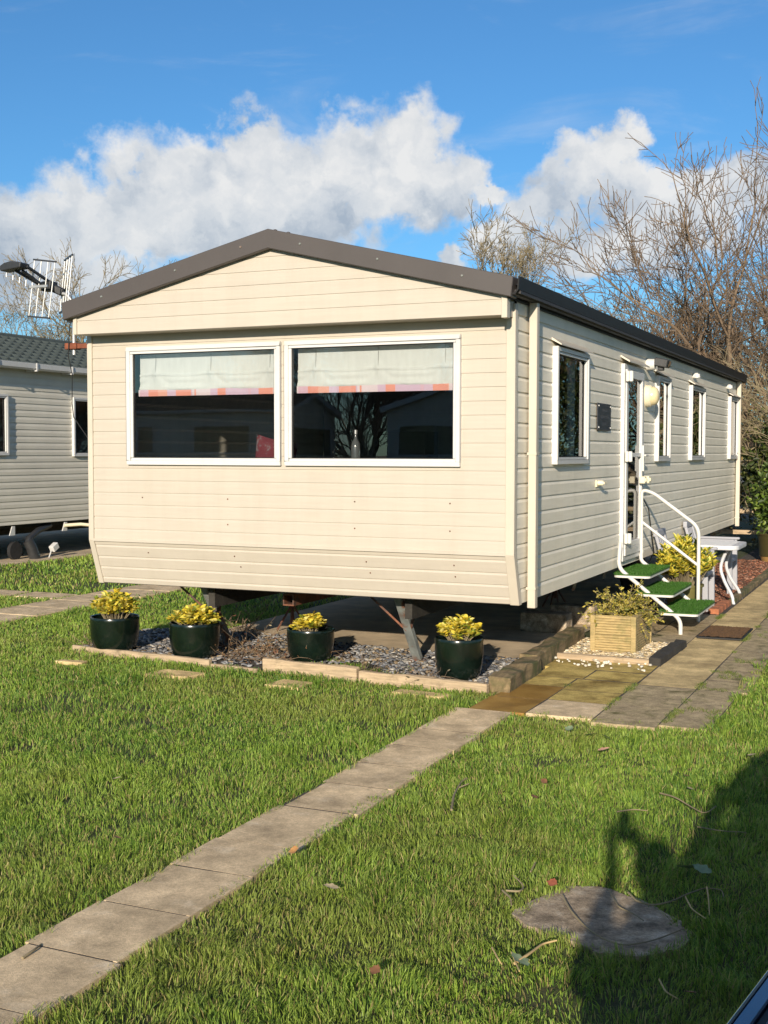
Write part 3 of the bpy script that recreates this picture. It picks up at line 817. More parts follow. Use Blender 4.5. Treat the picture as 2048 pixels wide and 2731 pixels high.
# white frame and wall cupboard deeper in the lounge
cup = thing('kitchen_unit', (0.9, 3.9, 0.66), 'pale kitchen unit at the back of the caravan lounge', 'kitchen unit')
mb = MB(); mb.box(0.06, 2.2, 3.6, 4.18, 0.67, 1.55); mb.build('base_cabinet', M('pale_board', (0.34, 0.30, 0.25)), cup)
mb = MB(); mb.box(0.06, 2.25, 3.58, 4.18, 1.555, 1.595); mb.build('worktop', MT['dplastic'], cup)
mb = MB(); mb.box(0.9, 1.45, 3.8, 4.18, 1.60, 1.9); mb.build('microwave', MT['dplastic'], None); setp(COL.objects[-1], 'dark microwave on the worktop of the kitchen unit', 'microwave')
cur = MB(); vs = []; qs = []
for i in range(41):
    y = 1.62 + 0.2 * i / 40; x = W - 0.07 + 0.018 * math.sin(i * 1.1)
    vs += [(x, y, 1.45), (x, y, 2.5)]
qs = [(2 * i, 2 * i + 2, 2 * i + 3, 2 * i + 1) for i in range(40)]
c_ = np_mesh('curtain', vs, qs, None, MT['blind'], None, smooth=True); setp(c_, 'pale curtain drawn back at the side window nearest the front corner', 'curtain')

# --- under the caravan: chassis, corner steadies
mb = MB()
for x in (0.95, 2.71):
    mb.box(x - .03, x + .03, 0.35, L - .3, 0.40, 0.575)
for y in (1.6, 3.6, 5.6, 7.6, 9.8):
    mb.box(0.98, 2.68, y, y + .05, 0.42, 0.57)
mb.box(0.05, W - .05, 0.62, L - .05, 0.578, 0.60)
mb.build('chassis', MT['burnt'], van)
mb = MB(); mb.box(1.54, 1.64, 0.48, 0.49, 0.428, 0.525)
for z0, z1 in ((0.428, .44), (.513, .525)): mb.box(1.54, 1.64, .49, 1.4, z0, z1)
for x0, x1 in ((1.54, 1.552), (1.628, 1.64)): mb.box(x0, x1, .49, 1.4, .44, .513)
mb.f = mb.f[6:]; mb.f = [f for f in mb.f]
mb.build('drawbar', MT['rust'], van)
for x, yt, yb in ((2.585, .45, .774), (.835, .42, .774)):
    mb = MB(); mb.bar((x - .01, yt, .585), (x + .03, yb, 0.02), .075, .05)
    st = mb.build('corner_steady', MT['galv'], van, bevel=.006)
    mb = MB(); mb.bar((x - .30, yt + .02, .585), (x + .0, (yt + yb) / 2, .27), .016, .016); mb.bar((x + .16, yt + .02, .585), (x + .03, (yt + yb) / 2, .27), .016, .016)
    build_in(mb, 'brace', MT['rust'], st, van)
    mb = MB(); mb.box(x - .04, x + .12, yb - .05, yb + .05, 0.002, .022)
    build_in(mb, 'foot', MT['rust'], st, van, bevel=.004)
# underside brackets hanging along the side
for y in (2.1, 3.2, 4.9, 7.8, 9.6, 10.4):
    mb = MB(); mb.bar((W - .10, y, .585), (W - .16, y + .10, .47), .025, .008); mb.build('bracket', MT['galv'], van)
# axle stands and block piers carrying the chassis
def axle_stand(x, y, label):
    t = thing('axle_stand', (x, y, 0.03), label, 'axle stand', 'axle stands under the chassis')
    mb = MB()
    for a_ in range(4):
        an = a_ * math.pi / 2 + .6
        mb.tube([(x, y, .27), (x + .14 * math.cos(an), y + .14 * math.sin(an), .03)], .010, 6)
    mb.build('tripod', MT['rust'], t)
    mb = MB(); mb.tube([(x, y, .12), (x, y, .405)], .014, 8); mb.obox((x, y, .395), (.13, .05, .012)); mb.build('screw_post', MT['rust'], t)
axle_stand(0.95, 1.75, 'rusty axle stand under the chassis near the front')
axle_stand(2.71, 4.4, 'rusty axle stand in the shade under the door side of the chassis')
for k, (x, y, lab) in enumerate(((3.1, 2.75, 'grey concrete blocks under the cream caravan near the gravel bed'), (3.2, 3.4, 'grey concrete blocks under the cream caravan behind the steps'), (0.8, 5.0, 'grey concrete blocks deep under the cream caravan'))):
    mb = MB(); mb.box(x - .22, x + .22, y - .11, y + .11, 0.012, .19); o_ = mb.build('concrete_block', MT['slab_dark'], None, bevel=.008); setp(o_, lab, 'block', 'block piers')
# wheel on the axle
def wheel(parent, c, r, w, root=None, rim='rust'):
    mb = MB(); x, y, z = c
    mb.lathe([(r * .62, -w / 2), (r * .9, -w / 2), (r, -w * .3), (r, w * .3), (r * .9, w / 2), (r * .62, w / 2), (r * .55, 0)], c, 30, 'X')
    t = mb.build('wheel', MT['tyre'], parent, smooth=True)
    if root is not None: WLOC[t.name] = WLOC[root.name]
    mb = MB(); mb.lathe([(r * .64, -w * .45), (r * .55, -w * .2), (r * .3, -w * .1), (0, -w * .12)], c, 24, 'X'); mb.lathe([(r * .64, w * .45), (r * .55, w * .2), (r * .3, w * .1), (0, w * .12)], c, 24, 'X')
    mb.build('rim', MT[rim], t, smooth=True)
    return t
for x in (0.55, 3.1):
    wheel(van, (x, 6.4, .31), .31, .19, van)
# ================================================================ neighbouring caravan, on the left
def neighbour(name, loc, label, y0=3.0, y1=13.6, detail=True):
    """built with its right-hand side wall on x = loc.x, running along +y"""
    X0 = -6.38; Wn = 3.7; zb, zt = 0.56, 3.0
    t = thing(name, (X0 - Wn / 2, (y0 + y1) / 2, 0), label, 'caravan')
    wins = [(y0 + 1.2, y0 + 3.32, 1.62, 2.54), (7.86, 8.56, 1.60, 2.56), (10.2, 11.2, 1.6, 2.56)]
    ops = [(a + .02, b - .02, c + .02, d - .02) for a, b, c, d in wins]
    zz = [0.62 + 0.1 * k for k in range(0, 24)]
    mb = MB(); clad(mb, lambda u, d, z: (X0 + d, u, z), y0, y1, zb, zt, zz, ops, dp=0.009, sl=0.05); mb.build('side_wall', MT['nclad'], t)
    mb = MB(); clad(mb, lambda u, d, z: (X0 - Wn - d, u, z), y0, y1, zb, zt, zz, (), dp=0.013, sl=0.055); mb.build('side_wall', MT['nclad'], t)
    rz_ = lambda x: 3.62 - abs(x - (X0 - Wn / 2)) * 0.335
    for yy, s in ((y0, -1), (y1, 1)):
        mb = MB(); fo = [(X0 - Wn + .35, X0 - .35, 1.5, 2.5)] if True else ()
        clad(mb, lambda u, d, z: (u, yy + s * d, z), X0 - Wn, X0, zb, zt, zz, [(a + .02, b - .02, c + .02, d - .02) for a, b, c, d in fo], dp=.013, sl=.05)
        mb.prism([(X0 - Wn, zt), (X0, zt), (X0 - Wn / 2, rz_(X0 - Wn / 2) - .02)], yy - .004, yy + .004)
        mb.build('end_wall', MT['nclad'], t)
        make_window((lambda u, d, z: (u, yy + s * d, z)), X0 - Wn + .35, X0 - .35, 1.5, 2.5, MT['glass_side'], t)
        mb = MB(); poly = [(X0 - Wn - .12, rz_(X0 - Wn - .12) + .02), (X0 - Wn / 2, 3.66), (X0 + .12, rz_(X0 + .12) + .02), (X0 + .12, rz_(X0 + .12) - .13), (X0 - Wn / 2, 3.5), (X0 - Wn - .12, rz_(X0 - Wn - .12) - .13)]
        mb.prism(poly, yy + s * .20, yy + s * .02); mb.build('verge_trim', MT['upvc'], t)
    for w in wins:
        make_window((lambda u, d, z: (X0 + d, u, z)), *w, MT['glass_side'], t, proud=.045)
    # tiled roof: courses stepped down the slope, each course with a rolled profile
    vs = []; qs = []
    NY = int((y1 - y0 + .4) / 0.035); NC = 9
    for s in (-1, 1):
        for c in range(NC):
            for e in range(2):
                base = len(vs)
                row = []
            da = c / NC; db = (c + 1) / NC
            half = Wn / 2 + .14
            for e, dd in enumerate((da, db)):
                for i in range(NY + 1):
                    y = y0 - .2 + (y1 - y0 + .4) * i / NY
                    x = X0 - Wn / 2 + s * half * dd
                    ph = (y / 0.21 + 0.5 * (c % 2)) % 1.0
                    roll = 0.040 * (math.sin(math.pi * min(1, ph / .6)) if ph < .6 else -0.25 * math.sin(math.pi * (ph - .6) / .4))
                    z = rz_(x) + .02 + (0.004 if e == 0 else 0.030) + roll * (0.8 if e == 0 else 1.0)
                    vs.append((x, y, z))
            b0 = len(vs) - 2 * (NY + 1)
            for i in range(NY):
                qs.append((b0 + i, b0 + i + 1, b0 + NY + 2 + i, b0 + NY + 1 + i))
            # front lip of the course
            b1 = len(vs)
            for i in range(NY + 1):
                p = vs[b0 + NY + 1 + i]; vs.append((p[0], p[1], p[2] - 0.03))
            for i in range(NY):
                qs.append((b0 + NY + 1 + i, b0 + NY + 2 + i, b1 + i + 1, b1 + i))
    np_mesh('roof', vs, qs, None, MT['ntile'], t)
    mb = MB(); mb.tube([(X0 - Wn / 2, y0 - .2, 3.65), (X0 - Wn / 2, y1 + .2, 3.65)], .07, 10); mb.build('ridge_tile', MT['ntile'], t)
    mb = MB()
    mb.prism([(X0 - Wn - .1, rz_(X0 - Wn - .1)), (X0 - Wn / 2, 3.60), (X0 + .1, rz_(X0 + .1)), (X0 + .1, zt - .04), (X0 - Wn - .1, zt - .04)], y0 + .02, y1 - .02); mb.build('soffit', MT['nclad'], t)
    mb = MB()
    mb.prism([(X0 + .10, 3.025), (X0 + .10, 2.95), (X0 + .13, 2.925), (X0 + .18, 2.925), (X0 + .21, 2.95), (X0 + .215, 3.025), (X0 + .205, 3.025), (X0 + .195, 2.955), (X0 + .175, 2.938), (X0 + .135, 2.938), (X0 + .11, 2.955), (X0 + .11, 3.025)], y0 - .2, y1 + .2)
    g = mb.build('gutter', MT['upvc'], t)
    for k in range(int((y1 - y0) / .85)):
        mb = MB(); y = y0 + .35 + .85 * k; mb.box(X0 + .02, X0 + .10, y, y + .03, 2.90, 2.97); mb.box(X0 + .095, X0 + .225, y, y + .03, 2.905, 2.923); mb.box(X0 + .217, X0 + .227, y, y + .03, 2.923, 3.03)
        build_in(mb, 'gutter_bracket', MT['upvc'], g, t)
    mb = MB(); mb.box(X0 - Wn + .1, X0 - .12, y0 + .1, y1 - .1, .50, .57)
    for x in (X0 - .6, X0 - Wn + .6): mb.box(x - .03, x + .03, y0 + .2, y1 - .2, .36, .50)
    mb.build('chassis', MT['burnt'], t)
    mb = MB(); mb.quad((X0 - Wn + .04, y0 + .05, .7), (X0 - .04, y0 + .05, .7), (X0 - .04, y1 - .05, .7), (X0 - Wn + .04, y1 - .05, .7)); mb.box(X0 - 2.2, X0 - 2.1, y0 + .05, y1 - .05, .7, 2.9); mb.build('interior_shell', MT['room'], t)
    for x in (X0 - .35, X0 - Wn + .35): wheel(t, (x, 6.12, .33), .33, .2, t)
    return t
nb = neighbour('grey_caravan', None, 'grey beige caravan with green grey tiled roof and white gutter, left of the cream one')
# pieces under its near side
mb = MB(); mb.tube([(-6.5, 7.42, .50), (-6.42, 7.05, .44), (-6.38, 6.78, .33), (-6.36, 6.74, .26)], .05, 12)
mb.tube([(-6.36, 6.74, .30), (-6.33, 6.78, .20), (-6.31, 6.84, .02)], .085, 14)
wp = mb.build('waste_pipe', MT['dplastic'], None, smooth=True); setp(wp, 'black plastic waste pipe bending down under the grey caravan', 'pipe')
mb = MB(); mb.lathe([(0.0, -.03), (.14, -.03), (.14, .03), (0.0, .03)], (-6.50, 6.60, .15), 20, 'X'); o_ = mb.build('jockey_wheel', MT['tyre'], None, smooth=True); setp(o_, 'small black jockey wheel beside the black pipe under the grey caravan', 'wheel')
mb = MB(); mb.obox((-6.25, 7.22, .17), (.09, .14, .10), Matrix.Rotation(.5, 3, 'X')); mb.tube([(-6.25, 7.16, .13), (-6.24, 7.08, .01)], .012, 6); o_ = mb.build('meter_box', MT['upvc'], None, bevel=.008); setp(o_, 'small pale box on a stake by the pipe of the grey caravan', 'box')
mb = MB(); mb.tube([(-6.36, 7.62, .49), (-6.22, 7.85, .50), (-6.0, 8.15, .455), (-5.85, 8.5, .40), (-5.8, 9.0, .3)], .028, 10); o_ = mb.build('cream_hose', MT['ivory'], None, smooth=True); setp(o_, 'pale cream pipe sticking out under the grey caravan', 'pipe')
for y, w in ((6.42, .10), (7.66, .11)):
    mb = MB(); mb.prism([(y, .54), (y + .06, .54), (y + .06, .40), (y - .06, .40)], -6.40, -6.385, 'YZ'); mb.build('bracket', MT['upvc'], nb)

# ================================================================ television aerial on the left corner
YA = 0.42
mx_ = -0.477
ar = thing('tv_aerial', (mx_, YA, 2.2), 'bare aluminium television aerial on a mast at the left roof corner', 'aerial')
mb = MB(); mb.tube([(mx_, YA, 2.52), (mx_, YA, 2.92), (mx_ - .02, YA, 2.99), (mx_ - .07, YA, 3.04), (mx_ - .16, YA, 3.07)], .017, 10); mb.build('mast', MT['alu'], ar, smooth=True)
RED = M('red_oxide_bracket', (.20, .06, .028), .85, .4, 20)
mb = MB(); mb.box(mx_ - .07, -0.015, YA - .022, YA + .022, 2.572, 2.612); mb.build('bracket', RED, ar)
mb = MB(); mb.box(mx_ - .075, mx_ + .05, YA - .04, YA + .04, 2.565, 2.62); mb.build('mast_clamp', RED, ar, bevel=.006)
mb = MB(); mb.box(mx_ - .06, -0.01, YA - .02, YA + .02, 2.80, 2.825); mb.build('bracket', MT['black'], ar)
hub = Vector((-.705, .38, 3.13)); nose = Vector((-.72, .05, 3.235))
mb = MB()
for ox, oz, oz2 in ((.035, .008, .015), (-.05, -.02, -.03), (.0, -.025, -.045)):
    mb = MB(); mb.bar(nose + Vector((ox * 1.4, .0, oz)), hub + Vector((ox * .6, 0, oz2)), .022, .022); mb.build('boom', MT['dplastic'], ar, bevel=.003)
mb = MB(); mb.obox(hub + Vector((.0, .0, -.015)), (.11, .10, .085)); mb.build('dipole_box', MT['dplastic'], ar, bevel=.012, segs=2)
mb = MB(); mb.bar(hub + Vector((.03, .03, -.03)), (mx_ - .11, YA + .01, 3.062), .06, .07); mb.build('boom_clamp', MT['dplastic'], ar, bevel=.01)
mb = MB(); mb.prism([(-.905, 3.232), (-.885, 3.254), (-.85, 3.272), (-.785, 3.284), (-.70, 3.274), (-.668, 3.264), (-.676, 3.225), (-.78, 3.215), (-.885, 3.203)], -.03, .09); mb.build('nose_cap', MT['dplastic'], ar, bevel=.010, segs=2)
for k in range(7):
    f = k / 6; p = Vector((-.86, .02, 3.21)).lerp(Vector((-.735, .36, 3.115)), f); h = .050 + .022 * f
    mb = MB(); mb.tube([p + Vector((-.005, 0, -h)), p + Vector((.006, 0, h * 1.15))], .0046, 6); mb.build('director', MT['alu'], ar, smooth=True)
def grid_reflector(a0, a1, b0, b1, n):
    a0, a1, b0, b1 = map(Vector, (a0, a1, b0, b1))
    for k in range(n):
        f = k / (n - 1); m1 = MB(); m1.tube([a0.lerp(a1, f), b0.lerp(b1, f)], .0048, 6); m1.build('reflector_rod', MT['alu'], ar, smooth=True)
    for u, v in ((a0, a1), (b0, b1)):
        m2 = MB(); m2.bar(u + (u - v) * .06, v + (v - u) * .06, .014, .014); m2.build('reflector_rail', MT['dplastic'], ar)
grid_reflector((-.752, .25, 3.332), (-.535, .25, 3.301), (-.823, .25, 2.849), (-.611, .25, 2.825), 4)
grid_reflector((-.628, .5, 3.355), (-.391, .3, 3.357), (-.690, .5, 2.90), (-.450, .3, 2.91), 4)
mb = MB(); mb.box(-.82, -.62, .238, .262, 3.088, 3.112); mb.build('reflector_arm', MT['alu'], ar, bevel=.003)
mb = MB(); pts = [(-.60, YA, 3.08), (-.55, YA, 3.10), (-.49, YA - .02, 3.05), (-.455, YA - .04, 2.95), (-.49, YA - .05, 2.7), (-.50, YA - .05, 2.5), (-.485, YA - .02, 2.35), (-.505, YA, 2.1), (-.49, YA, 1.98), (-.30, YA, 1.75), (-.02, YA, 1.62)]
sm = []
for i in range(len(pts) - 1):
    for t in range(4):
        a_, b_ = Vector(pts[i]), Vector(pts[i + 1]); sm.append(a_.lerp(b_, t / 4))
sm.append(Vector(pts[-1]))
mb.tube(sm, .0045, 6); mb.build('cable', MT['black'], ar, smooth=True)

# ================================================================ leaves: generic leaf cloud
def leaves(base, direction, size, aspect, cols, normal=None, fold=0.18):
    """arrays of kite leaves; base (n,3), direction (n,3) unit, size (n)"""
    n = len(base)
    d = direction / (np.linalg.norm(direction, axis=1, keepdims=True) + 1e-9)
    r = RNG.normal(size=(n, 3)) if normal is None else normal + 0.35 * RNG.normal(size=(n, 3))
    s = np.cross(d, r); s /= (np.linalg.norm(s, axis=1, keepdims=True) + 1e-9)
    u = np.cross(s, d)
    sz = size[:, None]
    w = sz * aspect
    v0 = base; v2 = base + d * sz
    mid = base + d * sz * 0.52
    v1 = mid + s * w * .5 + u * sz * fold; v3 = mid - s * w * .5 + u * sz * fold
    q1a = base + d * sz * .2 + s * w * .36 + u * sz * fold * .8; q3a = base + d * sz * .2 - s * w * .36 + u * sz * fold * .8
    q1b = base + d * sz * .82 + s * w * .32 + u * sz * fold * .7; q3b = base + d * sz * .82 - s * w * .32 + u * sz * fold * .7
    vs = np.stack([v0, q1a, v1, q1b, v2, q3b, v3, q3a], axis=1).reshape(-1, 3)
    k = np.arange(n)[:, None] * 8
    quads = np.concatenate([k + np.array([[0, 1, 2, 4]]), k + np.array([[0, 4, 6, 7]])])
    tris = np.concatenate([k + np.array([[2, 3, 4]]), k + np.array([[4, 5, 6]])])
    c = np.repeat(cols, 8, axis=0)
    return vs, quads, tris, c

def merge(parts):
    V = []; Q = []; T = []; C = []; n = 0
    for v, q, t, c in parts:
        V.append(v); Q.append(q + n); T.append(t + n); C.append(c); n += len(v)
    return np.concatenate(V), np.concatenate(Q), np.concatenate(T), np.concatenate(C)

def pick(cols, n, jit=0.12):
    c = np.array(cols)[RNG.integers(0, len(cols), n)]
    return np.clip(c * (1 + jit * RNG.normal(size=(n, 1))), 0.005, 1)

def shrub_mesh(parent, c, rx, rz, nstem, per, size, cols, aspect=0.5, upright=0.6, stem_col=None, name='foliage'):
    """euonymus-like shrub: short stems ending in rosettes of small leaves"""
    B = []; D = []; S = []; NN = []
    mb = MB()
    for k in range(nstem):
        a = RNG.uniform(0, 2 * math.pi); rr = math.sqrt(RNG.uniform(0, 1)) * rx
        root = Vector((c[0] + rr * .35 * math.cos(a), c[1] + rr * .35 * math.sin(a), c[2] - .02))
        h = rz * (1 - .45 * (rr / rx) ** 2) * RNG.uniform(.55, 1.08)
        tip = Vector((c[0] + rr * math.cos(a), c[1] + rr * math.sin(a), c[2] + h))
        midp = root.lerp(tip, .55) + Vector((0, 0, h * .12))
        mb.tube([root, midp, tip], [.004, .003, .002], 4, cap=False)
        for q in range(per):
            f = 1 - .75 * (q / per) ** 1.2
            p = midp.lerp(tip, max(0, (f - .25) / .75)) if f > .25 else root.lerp(midp, f * 2)
            an = q * 2.4 + a
            ax = (tip - midp).normalized()
            d = np.array(ax) * upright + np.array((math.cos(an), math.sin(an), 0.25 * RNG.normal())) * (1 - .45 * upright * (f > .9))
            B.append(np.array(p)); D.append(d); S.append(size * RNG.uniform(.65, 1.25)); NN.append(np.array((0, 0, 1.0)))
    B = np.array(B); D = np.array(D); S = np.array(S)
    v, q, t, cc = leaves(B, D, S, aspect, pick(cols, len(B)), np.array(NN))
    st = mb.build('stem', MT['twig'], parent)
    np_mesh(name, v, q, t, MT['leaf'], parent, cc)

YEL = [(.78, .62, .06), (.82, .68, .10), (.72, .55, .05), (.84, .74, .22), (.70, .58, .07), (.20, .26, .03), (.46, .44, .06)]
POTS = [((.10, .184), .205, .30, (.185, .245), 46, 13, 'glazed dark green pot of tall yellow euonymus at the left end of the slate bed'),
        ((.905, .161), .205, .30, (.20, .15), 54, 11, 'glazed dark green pot with a low mound of yellow leaves before the left corner steady'),
        ((1.83, .42), .19, .27, (.125, .13), 24, 11, 'glazed dark green pot with the smallest tuft of yellow leaves, half sunk in grass'),
        ((3.185, .184), .18, .315, (.15, .19), 30, 13, 'glazed dark green pot of yellow shrub at the right end beside the timber sleeper')]
for (x, y), r, h, (sx, sz), ns, per, lab in POTS:
    p = thing('plant_pot', (x, y, 0), lab, 'plant pot', 'glazed pots along the front of the caravan')
    mb = MB(); mb.lathe([(0, .004), (r * .64, .004), (r * .76, .018), (r * .88, h * .16), (r * .96, h * .36), (r * .995, h * .62), (r, h * .9), (r * 1.01, h * .97), (r * .985, h), (r * .93, h * .99), (r * .91, h * .9), (r * .91, h * .8)], (x, y, 0), 44); mb.build('pot', MT['pot'], p, smooth=True)
    mb = MB(); mb.lathe([(0, h * .86), (r * .5, h * .87), (r * .93, h * .85)], (x, y, 0), 24); mb.build('soil', MT['soil'], p, noise=.004)
    shrub_mesh(p, (x, y, h * .86), sx, sz, int(ns * 1.9), per, .046, YEL, .66)

# ================================================================ entry steps
stp = thing('entry_steps', (4.0, 3.5, 0), 'white tubular entry steps with three green turf treads below the door', 'steps')
def smooth_path(pts, rad=0.05, n=5):
    pts = [Vector(p) for p in pts]; out = [pts[0]]
    for i in range(1, len(pts) - 1):
        a = (pts[i - 1] - pts[i]); b = (pts[i + 1] - pts[i]); r = min(rad, a.length * .45, b.length * .45)
        p0 = pts[i] + a.normalized() * r; p1 = pts[i] + b.normalized() * r
        for k in range(n + 1):
            t = k / n; out.append((1 - t) ** 2 * p0 + 2 * t * (1 - t) * pts[i] + t * t * p1)
    out.append(pts[-1]); return out
YN, YF = 3.05, 4.0
for y in (YN, YF):
    mb = MB(); mb.tube(smooth_path([(W + .06, y, .84 if y == YN else .70), (W + .045, y, .60), (4.285, y, .145), (4.285, y, .004)], .07), .019, 12)
    mb.build('stringer', MT['white'], stp, smooth=True)
mb = MB(); mb.tube(smooth_path([(W + .055, YF, .62), (W + .05, YF, 1.31), (3.83, YF, 1.275), (4.28, YF, .945), (4.282, YF, .20)], .09), .018, 12); mb.build('handrail', MT['white'], stp, smooth=True)
mb = MB(); mb.tube([(W + .055, YF, .985), (4.278, YF, .565)], .015, 10); mb.build('mid_rail', MT['white'], stp, smooth=True)
for (x0, x1, z) in ((3.66, 4.0, .535), (3.87, 4.215, .37), (4.08, 4.44, .205)):
    mb = MB()
    r_ = .05; pl = []
    for cx_, cy_, a0 in ((x1 - r_, YF + .04 - r_, 0), (x0 + r_, YF + .04 - r_, 90), (x0 + r_, YN - .02 + r_, 180), (x1 - r_, YN - .02 + r_, 270)):
        for k in range(5):
            a = R(a0 + 90 * k / 4); pl.append((cx_ + r_ * math.cos(a), cy_ + r_ * math.sin(a)))
    mb.prism(pl, z - .022, z - .002, 'XY'); tr = mb.build('tread', MT['white'], stp)
    mb = MB(); mb.prism([(x0 + (px_ - x0) * 1.0, py_) for px_, py_ in pl], z - .014, z + .004, 'XY')
    # turf skin with its drooping edge
    mb2 = MB(); cx_, cy_ = (x0 + x1) / 2, (YN + YF) / 2
    mb2.prism([(cx_ + (a - cx_) * 1.025, cy_ + (b - cy_) * 1.012) for a, b in pl], z, z + .012, 'XY'); WLOC[tr.name] = WLOC[stp.name]
    tb = mb2.build('turf', MT['turf'], tr)
    n = 9000; bx = RNG.uniform(x0 + .004, x1 - .004, n); by = RNG.uniform(YN - .015, YF + .035, n)
    bz = np.full(n, z + .011)
    lean = RNG.normal(size=(n, 2)) * .008; w_ = .0028; an = RNG.uniform(0, math.pi, n)
    h_ = RNG.uniform(.012, .022, n)
    A = np.stack([bx - w_ * np.cos(an), by - w_ * np.sin(an), bz], 1); Bv = np.stack([bx + w_ * np.cos(an), by + w_ * np.sin(an), bz], 1); Cv = np.stack([bx + lean[:, 0], by + lean[:, 1], bz + h_], 1)
    v = np.stack([A, Bv, Cv], 1).reshape(-1, 3); t = np.arange(3 * n).reshape(-1, 3)
    np_mesh('turf_pile', v, None, t, MT['grass'], tr, np.repeat(pick([(.045, .15, .012), (.06, .19, .02), (.035, .11, .012), (.09, .20, .03)], n), 3, 0))
cab = MB(); cab.tube([(W + .02, 4.12, 1.25), (W + .05, 4.35, 1.1), (W + .03, 4.75, .62), (W - .05, 4.9, .5)], .006, 6); cab.tube([(W + .05, 4.05, .62), (W + .02, 4.3, .55), (W - .03, 4.5, .48)], .006, 6)
o_ = cab.build('power_cable', MT['black'], None, smooth=True); setp(o_, 'thin black cable hanging down the side wall past the steps', 'cable')

# ================================================================ timber planter in its gravel bed
pl_ = thing('timber_planter', (4.0, 2.05, 0), 'square ribbed deck-board planter of sparse yellow twigs on pale gravel', 'planter')
PX0, PX1, PY0, PY1, PH = 3.80, 4.14, 1.74, 2.36, .325
mb = MB()
def ribbed(mb, P, u0, u1, z0, z1, n):
    for k in range(n):
        za = z0 + (z1 - z0) * k / n; zb = z0 + (z1 - z0) * (k + 1) / n
        mb.quad(P(u0, 0, za), P(u1, 0, za), P(u1, .012, za + .001), P(u0, .012, za + .001))
        mb.quad(P(u0, .012, za + .001), P(u1, .012, za + .001), P(u1, .012, zb - .007), P(u0, .012, zb - .007))
        mb.quad(P(u0, .012, zb - .007), P(u1, .012, zb - .007), P(u1, 0, zb), P(u0, 0, zb))
for P in ((lambda u, d, z: (u, PY0 - d, z)), (lambda u, d, z: (u, PY1 + d, z))):
    for z0, z1 in ((.02, .165), (.17, PH)): ribbed(mb, P, PX0 + .02, PX1 - .02, z0, z1, 7)
for P in ((lambda u, d, z: (PX1 + d, u, z)), (lambda u, d, z: (PX0 - d, u, z))):
    for z0, z1 in ((.02, .165), (.17, PH)): ribbed(mb, P, PY0 + .02, PY1 - .02, z0, z1, 7)
mb.build('deck_board', MT['decking'], pl_)
mb = MB()
for x in (PX0, PX1):
    for y in (PY0, PY1):
        mb.box(x - .021, x + .021, y - .021, y + .021, .004, PH + .002)
mb.box(PX0 + .01, PX1 - .01, PY0 + .01, PY0 + .03, .02, PH); mb.box(PX0 + .01, PX1 - .01, PY1 - .03, PY1 - .01, .02, PH); mb.box(PX0 + .01, PX0 + .03, PY0 + .031, PY1 - .031, .02, PH); mb.box(PX1 - .03, PX1 - .01, PY0 + .031, PY1 - .031, .02, PH)
mb.build('corner_post', MT['decking'], pl_, bevel=.003)
mb = MB(); mb.box(PX0 + .031, PX1 - .031, PY0 + .031, PY1 - .031, .2, .295); mb.build('soil', MT['soil'], pl_)
# straggling twiggy shrub
def straggle(parent, c, n, L0, cols, leafn, size, spread=1.0, droop=.35, sm='twig'):
    mb = MB(); B = []; D = []; S = []
    for k in range(n):
        a = RNG.uniform(0, 2 * math.pi); el_ = RNG.uniform(.15, 1.2)
        d = Vector((math.cos(a) * math.cos(el_) * spread, math.sin(a) * math.cos(el_) * spread, math.sin(el_))).normalized()
        p = Vector(c) + Vector((RNG.uniform(-.08, .08), RNG.uniform(-.12, .12), 0)); L_ = L0 * RNG.uniform(.55, 1.15); pts = [p]
        m = 7
        for i in range(m):
            d = (d + Vector((RNG.normal() * .16, RNG.normal() * .16, RNG.normal() * .12 - droop * .12))).normalized()
            p = p + d * L_ / m; pts.append(p)
            if i > 1 and RNG.uniform() < .55:
                d2 = (d + Vector(RNG.normal(size=3)) * .7).normalized(); q = p + d2 * L_ * .22
                mb.tube([p, q], [.0022, .001], 3, cap=False)
                for e in range(3): B.append(np.array(p.lerp(q, (e + 1) / 3))); D.append(RNG.normal(size=3) + np.array(d2)); S.append(size * RNG.uniform(.5, 1.1))
        mb.tube(pts, [.0042 - .003 * i / m for i in range(m + 1)], 4, cap=False)
        for e in range(leafn):
            f = RNG.uniform(.25, 1.0) * m; i = min(int(f), m - 1); B.append(np.array(pts[i].lerp(pts[i + 1], f - i))); D.append(RNG.normal(size=3) + np.array((0, 0, .4))); S.append(size * RNG.uniform(.5, 1.2))
    mb.build('stem', MT[sm], parent)
    B = np.array(B); v, q, t, cc = leaves(B, np.array(D), np.array(S), .42, pick(cols, len(B))); np_mesh('foliage', v, q, t, MT['leaf'], parent, cc)
straggle(pl_, (3.99, 2.08, .29), 100, .27, [(.34, .27, .05), (.24, .22, .04), (.50, .42, .08), (.16, .17, .03), (.58, .48, .10)], 24, .036, 1.2, .9)

# ================================================================ yellow shrub in an olive pot beyond the steps
py_ = thing('potted_shrub', (4.07, 4.42, 0), 'large yellow variegated shrub in an olive plastic pot just beyond the steps', 'potted plant')
cx_, cy_ = 4.07, 4.42
mb = MB(); mb.lathe([(0, .004), (.15, .004), (.185, .31), (.198, .312), (.198, .335), (.18, .335), (.175, .28)], (cx_, cy_, 0), 32); mb.build('pot', MT['pot_olive'], py_, smooth=True)
mb = MB(); mb.lathe([(0, .29), (.18, .285)], (cx_, cy_, 0), 20); mb.build('soil', MT['soil'], py_)
shrub_mesh(py_, (cx_, cy_, .29), .31, .50, 120, 22, .062, [(.78, .64, .06), (.82, .70, .10), (.66, .55, .06), (.34, .36, .05), (.12, .17, .02), (.78, .70, .16)], .36, .8)

